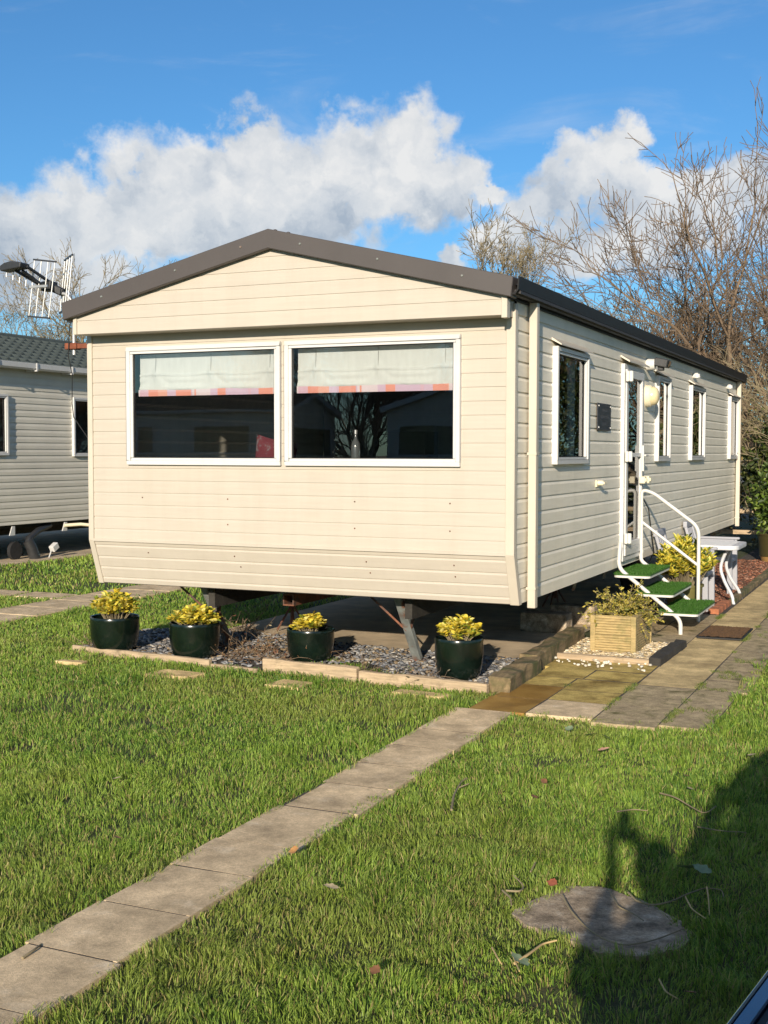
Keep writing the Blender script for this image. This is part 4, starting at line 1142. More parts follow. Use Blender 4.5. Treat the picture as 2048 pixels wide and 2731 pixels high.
# ================================================================ garden table, chairs
tb = thing('garden_table', (4.16, 5.85, 0), 'white resin garden table with S-curved legs beside the caravan', 'table')
tx, ty, tw, tl, tz = 4.16, 5.85, .60, .78, .665
def rr(x0, x1, y0, y1, r, n=6):
    o = []
    for cx, cy, a0 in ((x1 - r, y1 - r, 0), (x0 + r, y1 - r, 90), (x0 + r, y0 + r, 180), (x1 - r, y0 + r, 270)):
        for k in range(n + 1):
            a = R(a0 + 90 * k / n); o.append((cx + r * math.cos(a), cy + r * math.sin(a)))
    return o
mb = MB(); mb.prism(rr(tx - tw / 2, tx + tw / 2, ty - tl / 2, ty + tl / 2, .10), tz - .055, tz - .004, 'XY'); mb.build('tabletop', MT['resin'], tb, bevel=.012, segs=2)
mb = MB()
for k in range(7):
    y = ty - tl / 2 + .09 + k * (tl - .18) / 6; mb.box(tx - tw / 2 + .07, tx + tw / 2 - .07, y - .035, y + .035, tz - .004, tz)
mb.build('top_slat', MT['resin'], tb, bevel=.002)
for sx in (-1, 1):
    for sy in (-1, 1):
        mb = MB(); bx, by = tx + sx * (.17), ty + sy * .2
        pts = [(bx + sx * .0, by + sy * .02, tz - .05), (bx - sx * .06, by, tz - .16), (bx - sx * .085, by, tz - .28), (bx - sx * .03, by + sy * .02, .24), (bx + sx * .06, by + sy * .07, .10), (bx + sx * .08, by + sy * .09, .004)]
        mb.tube(smooth_path(pts, .09), [.018] * len(smooth_path(pts, .09)), 8); mb.build('leg', MT['resin'], tb, smooth=True)
def chair(x, y, rz, label):
    t = thing('garden_chair', (x, y, 0), label, 'chair', 'plastic garden chairs around the table', rz=rz)
    w, d, sh, bh = .46, .44, .41, .82
    mb = MB(); mb.prism(rr(-w / 2 + .03, w / 2 - .03, -d / 2, d / 2, .05), sh - .03, sh, 'XY'); mb.build('seat', MT['resin_g'], t, bevel=.008)
    for sx in (-1, 1):
        mb = MB(); mb.bar((sx * (w / 2 - .02), d / 2 - .02, .004), (sx * (w / 2 - .02), d / 2 - .03, .63), .045, .06); mb.build('leg', MT['resin_g'], t, bevel=.006)
        mb = MB(); mb.bar((sx * (w / 2 - .02), -d / 2 - .05, .004), (sx * (w / 2 - .03), -d / 2 + .03, sh), .045, .055); mb.build('leg', MT['resin_g'], t, bevel=.006)
        mb = MB(); mb.obox((sx * (w / 2 - .01), .0, .645), (.055, d + .06, .028)); mb.build('armrest', MT['resin_g'], t, bevel=.008)
    lean = .10
    for sx in (-1, 1):
        mb = MB(); mb.bar((sx * (w / 2 - .03), -d / 2 + .02, sh - .02), (sx * (w / 2 - .03), -d / 2 - lean, bh - .03), .045, .035); mb.build('back_post', MT['resin_g'], t, bevel=.005)
    mb = MB(); mb.obox((0, -d / 2 - lean - .008, bh), (w, .05, .075)); mb.build('top_rail', MT['resin_g'], t, bevel=.014, segs=2)
    for k in range(4):
        xx = -w / 2 + .105 + k * (w - .21) / 3; mb = MB(); mb.bar((xx, -d / 2 + .005, sh), (xx, -d / 2 - lean - .004, bh - .035), .045, .016); mb.build('back_slat', MT['resin_g'], t)
    return t
chair(4.03, 4.98, R(-90), 'lilac grey plastic chair nearest the steps, behind the yellow shrub')
chair(4.03, 6.72, R(-90), 'lilac grey plastic chair at the far side of the white table')
# ================================================================ ground: lawn sheet, paving, beds
mb = MB()
def gridplane(mb, x0, x1, y0, y1, z):
    mb.quad((x0, y0, z), (x1, y0, z), (x1, y1, z), (x0, y1, z))
gridplane(mb, -400, 400, -400, 500, -0.012)
o_ = mb.build('ground', MT['lawn'], None); setp(o_, kind='structure')

def slab(mb, poly, z0, z1):
    mb.prism(poly, z0, z1, 'XY')
def jrect(x0, x1, y0, y1, j=.004):
    return [(x0 + RNG.normal() * j, y0 + RNG.normal() * j), (x1 + RNG.normal() * j, y0 + RNG.normal() * j), (x1 + RNG.normal() * j, y1 + RNG.normal() * j), (x0 + RNG.normal() * j, y1 + RNG.normal() * j)]
# slab path across the lawn
mb = MB(); cuts = [-9.3, -8.85, -8.4, -7.95, -7.5, -7.05, -6.6, -6.15, -5.7, -5.42, -5.0, -4.57, -4.13, -3.76, -3.22, -2.77, -2.34, -1.46, -.80]
cuts2 = []
for a, b in zip(cuts, cuts[1:]):
    cuts2.append(a)
    if b - a > .7: cuts2.append((a + b) / 2)
cuts2.append(cuts[-1])
for a, b in zip(cuts2, cuts2[1:]):
    sl_ = .012 * RNG.normal(); dz = 0.0
    slab(mb, jrect(3.545 + sl_, 3.93 + sl_, a + .005, b - .005, .003), -.03, .014 + dz)
o_ = mb.build('path', MT['slab'], None); setp(o_, kind='structure')
mb = MB(); gridplane(mb, 3.56, 3.91, -9.3, -.8, .0135); o_ = mb.build('path_bed', MT['earth'], None); setp(o_, kind='structure')
# patio and side path, five kinds of weathered slab
rows = {'slab_wet': [(3.62, 3.995, -.795, -.34), (3.64, 3.995, -.33, .155)],
        'slab_moss': [(3.66, 3.99, .17, .52), (4.005, 4.42, -.30, .08), (4.005, 4.42, .09, .50), (3.66, 4.03, .53, .92), (4.04, 4.43, .53, .90), (3.60, 4.43, .93, 1.31)],
        'slab': [(3.61, 3.99, -.80, -.345)][:0] + [(4.005, 4.425, -.78, -.31)],
        'slab_grey': [(4.44, 4.84, -.86, -.30), (4.44, 4.86, -.29, .46), (4.855, 5.15, -.78, -.28), (4.87, 5.16, -.27, .45)],
        'slab_tan': []}
y = .475
while y < 15.5:
    h = .80 if y < 2.8 else (.79 if y > 3.7 else .79)
    if abs(y - 2.85) < .5 and y < 2.85:
        pass
    rows['slab_tan'].append((4.445, 4.865, y + .004, min(y + h, 15.6) - .004)); y += h
y = .46
k = 0
while y < 15.5:
    h = .40 + .05 * ((k * 7) % 3); k += 1
    rows['slab_grey'].append((4.875, 5.19 + .02 * math.sin(k), y + .006, y + h - .006)); y += h
for y0, y1 in ((2.42, 2.96), (2.97, 3.52), (3.53, 4.08), (4.09, 4.56)):
    for x0, x1 in ((3.70, 4.06), (4.07, 4.435)):
        rows['slab_grey'].append((x0, x1, y0, y1))
for k_, rs in rows.items():
    mb = MB()
    for (x0, x1, y0, y1) in rs:
        slab(mb, jrect(x0, x1, y0, y1, .003), -.03, .012)
    if rs:
        o_ = mb.build('paving', MT[k_], None); setp(o_, kind='structure')
mb = MB(); gridplane(mb, 3.66, 5.16, -.77, 15.5, .0115); o_ = mb.build('paving_bed', MT['earth'], None); setp(o_, kind='structure')
# concrete pad under the caravan
mb = MB(); mb.prism([(.32, 1.35), (.6, 1.5), (1.5, 1.32), (2.2, 1.18), (3.4, 1.12), (3.46, 11.4), (.30, 11.4)], -.03, .012, 'XY')
o_ = mb.build('concrete_pad', MT['concrete'], None); setp(o_, kind='structure')
# bed earth in front
BED = [(-.22, .10), (1.70, -.10), (3.54, -.20), (3.52, 1.6), (3.45, 2.4), (3.40, 1.14), (2.2, 1.2), (.6, 1.52), (.2, 1.6), (-.35, 1.3)]
mb = MB(); mb.add([(x, y, .002) for x, y in BED], [tuple(range(len(BED)))]); o_ = mb.build('flower_bed', MT['earth'], None); setp(o_, kind='structure')
mb = MB(); gridplane(mb, 3.53, 4.38, 1.38, 2.42, .0135); o_ = mb.build('gravel_bed', MT['earth'], None); setp(o_, kind='structure')
mb = MB(); gridplane(mb, 3.44, 4.37, 4.57, 11.4, .0135); o_ = mb.build('bark_bed', MT['earth'], None); setp(o_, kind='structure')
# neighbouring plot: path, slabs and pad
mb = MB()
for a, b in zip(np.arange(1.0, 10, .6), np.arange(1.6, 10.6, .6)):
    slab(mb, jrect(-2.68, -1.93, a + .006, b - .006, .008), -.03, .012)
for (x0, x1) in ((-3.34, -2.74), (-4.0, -3.42), (-4.7, -4.08), (-5.4, -4.8)):
    slab(mb, jrect(x0, x1, 2.88, 3.32, .02), -.03, .010)
o_ = mb.build('far_path', MT['slab'], None, bevel=.005); setp(o_, kind='structure')
mb = MB(); mb.box(-10.4, -6.02, 2.6, 14.0, -.03, .016); o_ = mb.build('far_pad', MT['concrete'], None); setp(o_, kind='structure')
# stone set in the lawn at the lower right, and sunken stepping slabs in front of the boards
MAN = [(4.97, -4.05), (5.0, -3.88), (5.08, -3.70), (5.2, -3.64), (5.36, -3.72), (5.52, -3.84), (5.6, -3.98), (5.58, -4.12), (5.48, -4.24), (5.34, -4.26), (5.18, -4.18), (5.05, -4.13)]
MANJ = []
for (p0, p1) in zip(MAN, MAN[1:] + MAN[:1]):
    for q in range(4): MANJ.append((p0[0] + (p1[0] - p0[0]) * q / 4 + .005 * RNG.normal(), p0[1] + (p1[1] - p0[1]) * q / 4 + .005 * RNG.normal()))
mb = MB(); mb.prism(MANJ, -.03, .006, 'XY'); o_ = mb.build('stone_slab', MT['slab_dark'], None); setp(o_, 'dark irregular stone slab sunk in the lawn under the photographer shadow', 'paving slab')
SUNK = [(1.0, 1.36, -.64, -.42), (0.02, .24, -.46, -.36), (2.02, 2.26, -.62, -.42), (2.93, 3.32, -.54, -.42)]
for (x0, x1, y0, y1), lab in zip(SUNK, ('sunken stepping slab in the grass before the second pot from the left', 'tiny corner of a sunken slab in the grass before the left pot', 'sunken slab almost grown over in front of the raised middle board', 'sunken tan slab in the grass before the right hand pot')):
    mb = MB(); mb.prism(jrect(x0, x1, y0, y1, .02), -.03, .016, 'XY'); o_ = mb.build('stepping_slab', MT['slab_tan'], None, bevel=.005); setp(o_, lab, 'paving slab', 'slabs sunk in the lawn along the bed')

# ---- timber edgings
def board(a, b, w, h, name, mat, label, cat, z=0.0, grp=None, nz=.0):
    mb = MB(); a = Vector(a); b = Vector(b); n = max(2, int((b - a).length / .12)); d = (b - a).normalized(); s_ = Vector((-d.y, d.x))
    prev = None; vs = []; fs = []
    for i in range(n + 1):
        c = a.lerp(b, i / n); j = nz * RNG.normal(size=4)
        ring = [(c.x + s_.x * w / 2, c.y + s_.y * w / 2, z - .03), (c.x - s_.x * w / 2, c.y - s_.y * w / 2, z - .03), (c.x - s_.x * (w / 2 + j[0]), c.y - s_.y * (w / 2 + j[0]), z + h + j[1]), (c.x + s_.x * (w / 2 + j[2]), c.y + s_.y * (w / 2 + j[2]), z + h + j[3])]
        vs += ring
        if i: 
            q = 4 * i
            fs += [(q - 4 + k, q - 4 + (k + 1) % 4, q + (k + 1) % 4, q + k) for k in range(4)]
    fs += [(0, 3, 2, 1), (4 * n, 4 * n + 1, 4 * n + 2, 4 * n + 3)]
    mb.add(vs, fs); o = mb.build(name, mat, None, bevel=.006); return setp(o, label, cat, grp)
eg = 'timber boards edging the slate bed'
board((-.24, .07), (1.20, -.075), .05, .045, 'edging_board', MT['timber'], 'low pale edging board along the left half of the slate bed', 'edging board', 0, eg, .003)
board((1.22, -.085), (1.66, -.13), .05, .02, 'edging_board', MT['timber'], 'short sunken edging board just left of the raised middle board', 'edging board', 0, eg, .003)
board((1.69, -.08), (2.52, -.15), .06, .095, 'edging_board', MT['timber'], 'raised pale board with a cut end, in front of the smallest pot', 'edging board', 0, eg, .004)
board((2.535, -.155), (3.56, -.245), .055, .075, 'edging_board', MT['timber'], 'pale board ending at the sleeper in front of the right hand pot', 'edging board', 0, eg, .004)
board((3.62, -.20), (3.60, .66), .16, .12, 'sleeper', MT['sleeper'], 'mossy rotted sleeper with a broken end beside the right hand pot', 'sleeper', 0, None, .008)
board((3.565, .68), (3.50, 2.35), .14, .13, 'sleeper', MT['sleeper'], 'longer mossy sleeper running back between gravel bed and caravan', 'sleeper', 0, None, .007)
board((3.55, 1.345), (4.36, 1.325), .05, .055, 'edging_board', MT['timber'], 'thin board along the front of the pale gravel bed', 'edging board', 0, None, .003)
board((4.40, 1.30), (4.42, 2.36), .10, .075, 'sleeper', MT['burnt'], 'blackened sleeper along the path side of the pale gravel bed', 'sleeper', 0, None, .005)
board((4.385, 5.56), (4.36, 11.2), .08, .07, 'edging_board', MT['sleeper'], 'long dark edging board between the bark bed and the side path', 'edging board', 0, None, .005)
for k, (ya, yb) in enumerate(((4.60, 4.81), (4.82, 5.03), (5.04, 5.25), (5.26, 5.47))):
    mb = MB(); mb.obox((4.345, (ya + yb) / 2, .035), (.10, yb - ya - .006, .065), rz=.03 * RNG.normal()); o_ = mb.build('brick', MT['brick'], None, bevel=.006)
    setp(o_, ('red brick nearest the steps in the row edging the bark bed', 'second red brick from the steps edging the bark bed', 'third red brick from the steps edging the bark bed', 'farthest red brick of the row, touching the long dark board')[k], 'brick', 'bricks edging the bark bed')
mat_ = thing('door_mat', (4.66, 3.22, .013), 'brown coir door mat lying on the side path before the steps', 'door mat')
mb = MB(); mb.box(4.46, 4.86, 2.86, 3.60, .014, .032); mb.build('rubber_base', MT['black'], mat_, bevel=.004)
mb = MB(); vs = []; qs = []; nx, ny = 40, 70
for j in range(ny + 1):
    for i in range(nx + 1): vs.append((4.475 + .37 * i / nx, 2.875 + .71 * j / ny, .036 + RNG.uniform(-.003, .005)))
qs = [(j * (nx + 1) + i, j * (nx + 1) + i + 1, (j + 1) * (nx + 1) + i + 1, (j + 1) * (nx + 1) + i) for j in range(ny) for i in range(nx)]
np_mesh('coir_pile', vs, qs, None, MT['mat'], mat_)

# ---- loose stone, gravel, bark
def in_poly(x, y, poly):
    ins = np.zeros(len(x), bool); n = len(poly)
    for i in range(n):
        (xa, ya), (xb, yb) = poly[i], poly[(i + 1) % n]
        c = ((ya > y) != (yb > y)) & (x < (xb - xa) * (y - ya) / (yb - ya + 1e-12) + xa)
        ins ^= c
    return ins

def flakes(name, pts, size, thick, cols, z, mat, label, tilt=.35, aspect=.6, kind='stuff'):
    n = len(pts); an = RNG.uniform(0, 2 * math.pi, n); s = size * RNG.uniform(.5, 1.35, n); a2 = aspect * RNG.uniform(.6, 1.3, n)
    tx_ = RNG.normal(size=n) * tilt; ty_ = RNG.normal(size=n) * tilt
    base = np.array([(-.5, -.35), (.1, -.5), (.5, -.2), (.42, .35), (-.1, .5), (-.48, .2)])
    V = np.zeros((n, 12, 3))
    jit = 1 + .25 * RNG.normal(size=(n, 6))
    lx = base[None, :, 0] * s[:, None] * jit; ly = base[None, :, 1] * s[:, None] * a2[:, None] * jit
    for k, th in enumerate((0, thick)):
        shr = 1 if k == 0 else .82
        rx = lx * shr * np.cos(an)[:, None] - ly * shr * np.sin(an)[:, None]; ry = lx * shr * np.sin(an)[:, None] + ly * shr * np.cos(an)[:, None]
        V[:, 6 * k:6 * k + 6, 0] = pts[:, 0:1] + rx; V[:, 6 * k:6 * k + 6, 1] = pts[:, 1:2] + ry
        V[:, 6 * k:6 * k + 6, 2] = z + RNG.uniform(0, .010, n)[:, None] + th * s[:, None] / size + rx * np.clip(tx_, -.8, .8)[:, None] * .6 + ry * np.clip(ty_, -.8, .8)[:, None] * .6 + .004
    k0 = np.arange(n)[:, None] * 12
    quads = np.concatenate([k0 + np.array([[i, (i + 1) % 6, 6 + (i + 1) % 6, 6 + i]]) for i in range(6)] + [k0 + np.array([[6, 7, 8, 9]]), k0 + np.array([[6, 9, 10, 11]])])
    o = np_mesh(name, V.reshape(-1, 3), quads, None, mat, None, np.repeat(pick(cols, n, .2), 12, 0))
    return setp(o, label, None, None, kind)

n = 7600; p = np.stack([RNG.uniform(-.4, 3.5, n), RNG.uniform(-.2, 1.5, n)], 1)
g_ = (p[:, 0] > 1.55) & (p[:, 0] < 2.55) & (p[:, 1] < .38 + .1 * np.sin(p[:, 0] * 9)); dirt = (p[:, 0] > 1.15) & (p[:, 0] < 1.75) & (RNG.uniform(size=n) < .6)
p = p[in_poly(p[:, 0], p[:, 1], BED) & ~g_ & ~dirt]
flakes('slate_chips', p, .046, .007, [(.22, .225, .235), (.32, .32, .32), (.14, .145, .16), (.40, .37, .32), (.20, .18, .16), (.30, .22, .13)], .004, MT['chip'], 'grey slate chippings around the pots')
n = 5200; p = np.stack([RNG.uniform(3.56, 4.34, n), RNG.uniform(1.38, 2.40, n)], 1)
p = p[~((p[:, 0] > PX0 - .02) & (p[:, 0] < PX1 + .02) & (p[:, 1] > PY0 - .02) & (p[:, 1] < PY1 + .02))]
flakes('gravel', p, .028, .014, [(.66, .52, .30), (.74, .62, .42), (.56, .42, .22), (.62, .50, .34), (.78, .70, .54)], .004, MT['chip'], 'pale gravel around the timber planter', .25, .85)
n = 130; p = np.stack([RNG.uniform(3.6, 4.4, n), RNG.uniform(.98, 1.30, n)], 1); p = p[RNG.uniform(size=len(p)) < .35]
flakes('loose_gravel', p, .024, .012, [(.68, .6, .46), (.74, .68, .56)], .012, MT['chip'], 'a few pale gravel stones spilt on the yellow slabs', .2, .85)
n = 6500; p = np.stack([RNG.uniform(3.46, 4.33, n), RNG.uniform(4.6, 11.3, n)], 1)
flakes('bark_chips', p, .055, .008, [(.26, .095, .05), (.33, .14, .08), (.17, .065, .035), (.38, .21, .14), (.12, .06, .035)], .004, MT['chip'], 'red bark chips in the bed beside the path', .5, .42)

# ---- dry stalks and weeds in the bed
def stalks(name, cx, cy, n, L0, cols, label, sx=.25, sy=.15, up=.35):
    t = thing(name, (cx, cy, 0), label, 'plant'); mb = MB(); B = []; D = []; S = []
    for k in range(n):
        p = Vector((cx + RNG.normal() * sx, cy + RNG.normal() * sy, .01)); a = RNG.uniform(0, 6.28); e = RNG.uniform(.1, 1.2) * up * 2
        d = Vector((math.cos(a), math.sin(a), math.sin(e))).normalized(); pts = [p]
        for i in range(4):
            d = (d + Vector(RNG.normal(size=3)) * .3 - Vector((0, 0, .12))).normalized(); q = pts[-1] + d * L0 * RNG.uniform(.15, .35); q.z = max(q.z, .012); pts.append(q)
            if RNG.uniform() < .5: B.append(np.array(q)); D.append(RNG.normal(size=3)); S.append(RNG.uniform(.015, .035))
        mb.tube(pts, [.003, .0026, .002, .0016, .001], 4, cap=False)
    mb.build('stem', MT['twig_red'], t); v, q, tt, cc = leaves(np.array(B), np.array(D), np.array(S), .5, pick(cols, len(B))); np_mesh('foliage', v, q, tt, MT['leaf'], t, cc)
stalks('dead_plant', 1.35, .45, 130, .30, [(.26, .13, .06), (.18, .08, .05), (.32, .2, .1)], 'tangle of dry reddish stalks between the two middle pots')
stalks('dead_plant', .55, 1.55, 26, .5, [(.3, .25, .15)], 'bleached dry twigs lying on the concrete under the left corner', .15, .1, .5)
stalks('weed', 2.52, .02, 22, .22, [(.10, .08, .05), (.13, .12, .05)], 'dark withered weed against the front board right of the middle', .05, .04, 1.0)
stalks('weed', 3.02, -.10, 26, .2, [(.28, .18, .10), (.1, .08, .04)], 'withered brown weed at the foot of the right hand pot', .06, .03, .7)
stalks('weed', -.05, .22, 40, .2, [(.34, .22, .10), (.3, .26, .1)], 'dry orange grass tuft at the foot of the left pot', .14, .05, .6)
# ================================================================ bare winter trees
def fan_tree(seed, trunk, r0, L1, nlev, ratio=.80, ang=(12, 36), up=.10, wob=.14, kids=(2, 3, 2, 3), side=.35, multi=1, tilt=.3, rmin=.004):
    """trunk that forks again and again into a fan of fine twigs"""
    rn = random.Random(seed); segs = []
    def vec(): return Vector((rn.gauss(0, 1), rn.gauss(0, 1), rn.gauss(0, 1)))
    def branch(p, d, Ln, r, lev):
        n = 3 if lev > 3 else 5
        r1 = max(r * .70, rmin)
        for i in range(n):
            d = (d + vec() * wob + Vector((0, 0, up * (1 if lev < 5 else .6)))).normalized()
            q = p + d * Ln / n
            segs.append((p, q, max(r + (r1 - r) * i / n, rmin), max(r + (r1 - r) * (i + 1) / n, rmin), lev)); p = q
            if lev >= 1 and rn.random() < side and lev < nlev:
                ax = d.cross(vec()).normalized()
                branch(p, (Matrix.Rotation(R(rn.uniform(28, 60)), 3, ax) @ d).normalized(), Ln * rn.uniform(.3, .55), r1 * .5, max(lev + 2, nlev - 2))
        if lev < nlev:
            k = rn.choice(kids); base = rn.random() * 6.28; ref = d.cross(vec()).normalized()
            for j in range(k):
                ax = Matrix.Rotation(base + j * 6.283 / k, 3, d) @ ref
                branch(p, (Matrix.Rotation(R(rn.uniform(*ang)), 3, ax) @ d).normalized(), Ln * ratio * rn.uniform(.75, 1.18), r1 * rn.uniform(.68, .9), lev + 1)
    for m in range(multi):
        a = 6.283 * m / multi + rn.random(); t = 0.03 if multi == 1 else tilt * rn.uniform(.5, 1.2)
        p = Vector((math.cos(a) * .2 * (multi > 1), math.sin(a) * .2 * (multi > 1), -.05)); d = Vector((math.cos(a) * t, math.sin(a) * t, 1)).normalized(); r = r0
        n = max(3, int(trunk / .5))
        for i in range(n):
            d = (d + vec() * .05).normalized(); q = p + d * trunk / n; segs.append((p, q, r, r * .96, 0)); p = q; r *= .96
        k = 3 if multi == 1 else 2
        base = rn.random() * 6.28; ref = d.cross(vec()).normalized()
        for j in range(k):
            ax = Matrix.Rotation(base + j * 6.283 / k, 3, d) @ ref
            branch(p, (Matrix.Rotation(R(rn.uniform(*ang)), 3, ax) @ d).normalized(), L1 * rn.uniform(.85, 1.15), r * .7, 1)
    return segs

def seg_mesh(segs, n):
    A = np.array([s[0] for s in segs]); B = np.array([s[1] for s in segs]); ra = np.array([s[2] for s in segs]); rb = np.array([s[3] for s in segs])
    d = B - A; d /= (np.linalg.norm(d, axis=1, keepdims=True) + 1e-9)
    ref = np.where(np.abs(d[:, 2:3]) < .9, np.array([[0, 0, 1.0]]), np.array([[1.0, 0, 0]]))
    x = np.cross(d, ref); x /= np.linalg.norm(x, axis=1, keepdims=True); y = np.cross(d, x)
    V = np.zeros((len(segs), 2 * n, 3))
    for k in range(n):
        a = 2 * math.pi * k / n; o = math.cos(a) * x + math.sin(a) * y
        V[:, k] = A + o * ra[:, None]; V[:, n + k] = B + o * rb[:, None]
    k0 = np.arange(len(segs))[:, None] * 2 * n
    Q = np.concatenate([k0 + np.array([[k, (k + 1) % n, n + (k + 1) % n, n + k]]) for k in range(n)])
    return V.reshape(-1, 3), Q

def ivy_leaves(segs, hmin, hmax, n, size, cols, rn_seed=1, rad=.25):
    rs = np.random.default_rng(rn_seed)
    c = [s for s in segs if hmin < s[0].z < hmax and s[4] <= 2]
    if not c: return None
    ix = rs.integers(0, len(c), n)
    clump = rs.integers(0, max(3, len(c) // 5), n)
    P0 = np.array([c[i][0] for i in ix]) + rs.normal(size=(n, 3)) * rad
    D = rs.normal(size=(n, 3)); S = size * rs.uniform(.5, 1.3, n)
    return leaves(P0, D, S, .8, pick(cols, n, .2))

def tree(name, loc, label, segs, tw='twig', ivy=None, group=None, rz=0.0, scale=1.0):
    t = thing(name, loc, label, 'tree', group); W0 = WLOC.pop(t.name)
    t.rotation_euler = (0, 0, rz); t.scale = (scale,) * 3
    big = [s for s in segs if s[4] <= 1]; sm = [s for s in segs if s[4] > 1]
    v, q = seg_mesh(big, 6); np_mesh('trunk', v, q, None, MT['bark'], t, smooth=True)
    v, q = seg_mesh(sm, 3); np_mesh('crown', v, q, None, MT[tw], t)
    if ivy is not None:
        v, q, tt, cc = ivy; np_mesh('ivy', v, q, tt, MT['leaf'], t, cc)
    return t

def retree(src, loc, rz, label, scale=1.0):
    c = copy_tree(src, None, loc, rz); c['label'] = label; c.scale = (scale,) * 3
    return c
IVY = [(.10, .11, .02), (.15, .14, .03), (.20, .17, .04), (.07, .09, .018), (.26, .18, .05)]
GR = 'bare winter trees behind the caravans'
# open pale tree (ash-like), seen twice over the roof
sA = fan_tree(21, 5.5, .15, 1.02, 7, .82, (9, 29), .06, .17, rmin=.009, side=.40)
tA = tree('bare_tree', (-8.6, 33.2, 0), 'bare pale tree rising just behind the roof slope, left of its pair', sA, 'twig', ivy_leaves(sA, 5.8, 7.2, 260, .13, IVY, 3, .16), GR)
tB = retree(tA, (-7.0, 34.5, 0), 2.1, 'bare pale tree rising behind the roof slope, right of its pair', 1.0)
sC = fan_tree(33, 2.2, .16, 1.18, 7, .82, (9, 30), .07, .20, rmin=.006, side=.50)
tC = tree('bare_tree', (-.55, 20.6, 0), 'bare tree with ivy tufts low in its crown behind the gutter end', sC, 'twig', ivy_leaves(sC, 2.6, 5.2, 900, .075, IVY, 4, .14), GR)
tC.scale = (.86,) * 3
tC2 = retree(tC, (.9, 21.6, 0), 1.3, 'bare ivy-dotted tree between the gutter end and the tallest tree', .86)
sD = fan_tree(47, .9, .17, 1.75, 7, .82, (9, 30), .08, .19, multi=5, tilt=.17, rmin=.006, side=.62)
tD = tree('bare_tree', (4.6, 17.2, 0), 'tall many-stemmed bare tree with reddish twigs at the right edge', sD, 'twig_red', None, GR)
tD.scale = (1.1,) * 3
tE = retree(tD, (2.4, 18.4, 0), 2.4, 'smaller many-stemmed bare tree just behind the far end of the caravan', .64)
tF = retree(tD, (5.9, 16.5, 0), 4.0, 'bare many-stemmed tree outermost beside the hedge', .8)
sG = fan_tree(52, 1.9, .15, 1.12, 7, .82, (14, 42), .03, .17, rmin=.006)
tG = tree('bare_tree', (-16.6, 19.0, 0), 'spreading dark bare tree above the grey caravan roof', sG, 'twig', None, GR)
tH = retree(tC, (-16.4, 20.2, 0), .7, 'slim pale bare tree between the grey roof and the aerial', .82)
tI = retree(tC, (-15.1, 21.2, 0), 3.0, 'far bare tree whose top shows over the left roof slope', 1.15)
tJ = retree(tC, (3.6, 24.5, 0), 3.3, 'bare ivy-dotted tree far behind the reddish trees', 1.0)
# trees, and two more caravans, standing behind the camera: the front windows mirror them
tK = retree(tD, (-11.9, -31, 0), .4, 'many-stemmed bare tree mirrored in the front windows', .95)
tL = retree(tG, (-17.5, -33, 0), 1.4, 'spreading bare tree mirrored in the left front window', 1.0)
tM = retree(tD, (-10.4, -33, 0), 2.0, 'bare tree behind the lane mirrored at the window edge', .9)
tN = retree(tC, (14.0, 12.0, 0), .9, 'bare tree beyond the right of the side path, mirrored in the side windows', 1.0)
tO = retree(tA, (11.5, 19.0, 0), 1.9, 'bare tree in the next garden mirrored in the side windows', 1.0)
tP = retree(tC, (7.2, -3.6, 0), .5, 'small bare tree beside the parked car, right of the lawn', .5)
n1 = copy_tree(nb, None, (-6.6, -30.5, 0), 0); n1['label'] = 'grey beige caravan across the lane, mirrored in the wide front window'
n2 = copy_tree(nb, None, (-17.5, -27.5, 0), R(90)); n2['label'] = 'grey beige caravan across the lane, farther from the parked car'
# ================================================================ hedge, far pot, fences
hd = thing('hedge_bush', (4.35, 13.6, 0), 'dense dark green ivy bush at the right edge beyond the far end', 'bush')
def bush(parent, c, rad, n, size, cols, ncl=60, name='foliage', shell=.5):
    cl = RNG.normal(size=(ncl, 3)); cl /= np.linalg.norm(cl, axis=1, keepdims=True); cl *= RNG.uniform(shell, 1.0, (ncl, 1)) ** .5
    cl = cl * np.array(rad) + np.array(c); ix = RNG.integers(0, ncl, n)
    P0 = cl[ix] + RNG.normal(size=(n, 3)) * np.array(rad) * .16
    P0[:, 2] = np.maximum(P0[:, 2], .05)
    D = RNG.normal(size=(n, 3)) + (P0 - np.array(c)) / np.array(rad) * .8
    v, q, t, cc = leaves(P0, D, size * RNG.uniform(.5, 1.3, n), .55, pick(cols, n, .2)); return np_mesh(name, v, q, t, MT['leaf'], parent, cc)
DG = [(.035, .055, .012), (.05, .075, .015), (.025, .04, .010), (.08, .10, .02), (.11, .12, .03)]
bush(hd, (4.4, 13.6, 1.2), (.85, .8, 1.2), 9000, .11, DG, 90)
def sprays(parent, c, n, Lr, seed, mat='twig'):
    rn = random.Random(seed); mb = MB()
    for k in range(n):
        a = rn.uniform(0, 6.28); d = Vector((math.cos(a) * rn.uniform(.3, 1), math.sin(a) * rn.uniform(.3, 1), rn.uniform(.1, 1.1))).normalized(); p = Vector(c) + Vector((rn.gauss(0, .4), rn.gauss(0, .3), rn.gauss(0, .35))); pts = [p]
        for i in range(8):
            d = (d + Vector((rn.gauss(0, .16), rn.gauss(0, .16), rn.gauss(0, .12) - .06))).normalized(); pts.append(pts[-1] + d * Lr / 8)
            if i > 2:
                for _ in range(2):
                    e = (d + Vector((rn.gauss(0, .6), rn.gauss(0, .6), rn.gauss(0, .5)))).normalized(); mb.tube([pts[-1], pts[-1] + e * Lr * .16, pts[-1] + e * Lr * .26 - Vector((0, 0, .02))], [.004, .003, .001], 3, cap=False)
        mb.tube(pts, [.010 - .008 * i / 8 for i in range(9)], 4, cap=False)
    return mb.build('branch', MT[mat], parent)
sprays(hd, (4.3, 13.4, 1.7), 60, 1.3, 5)
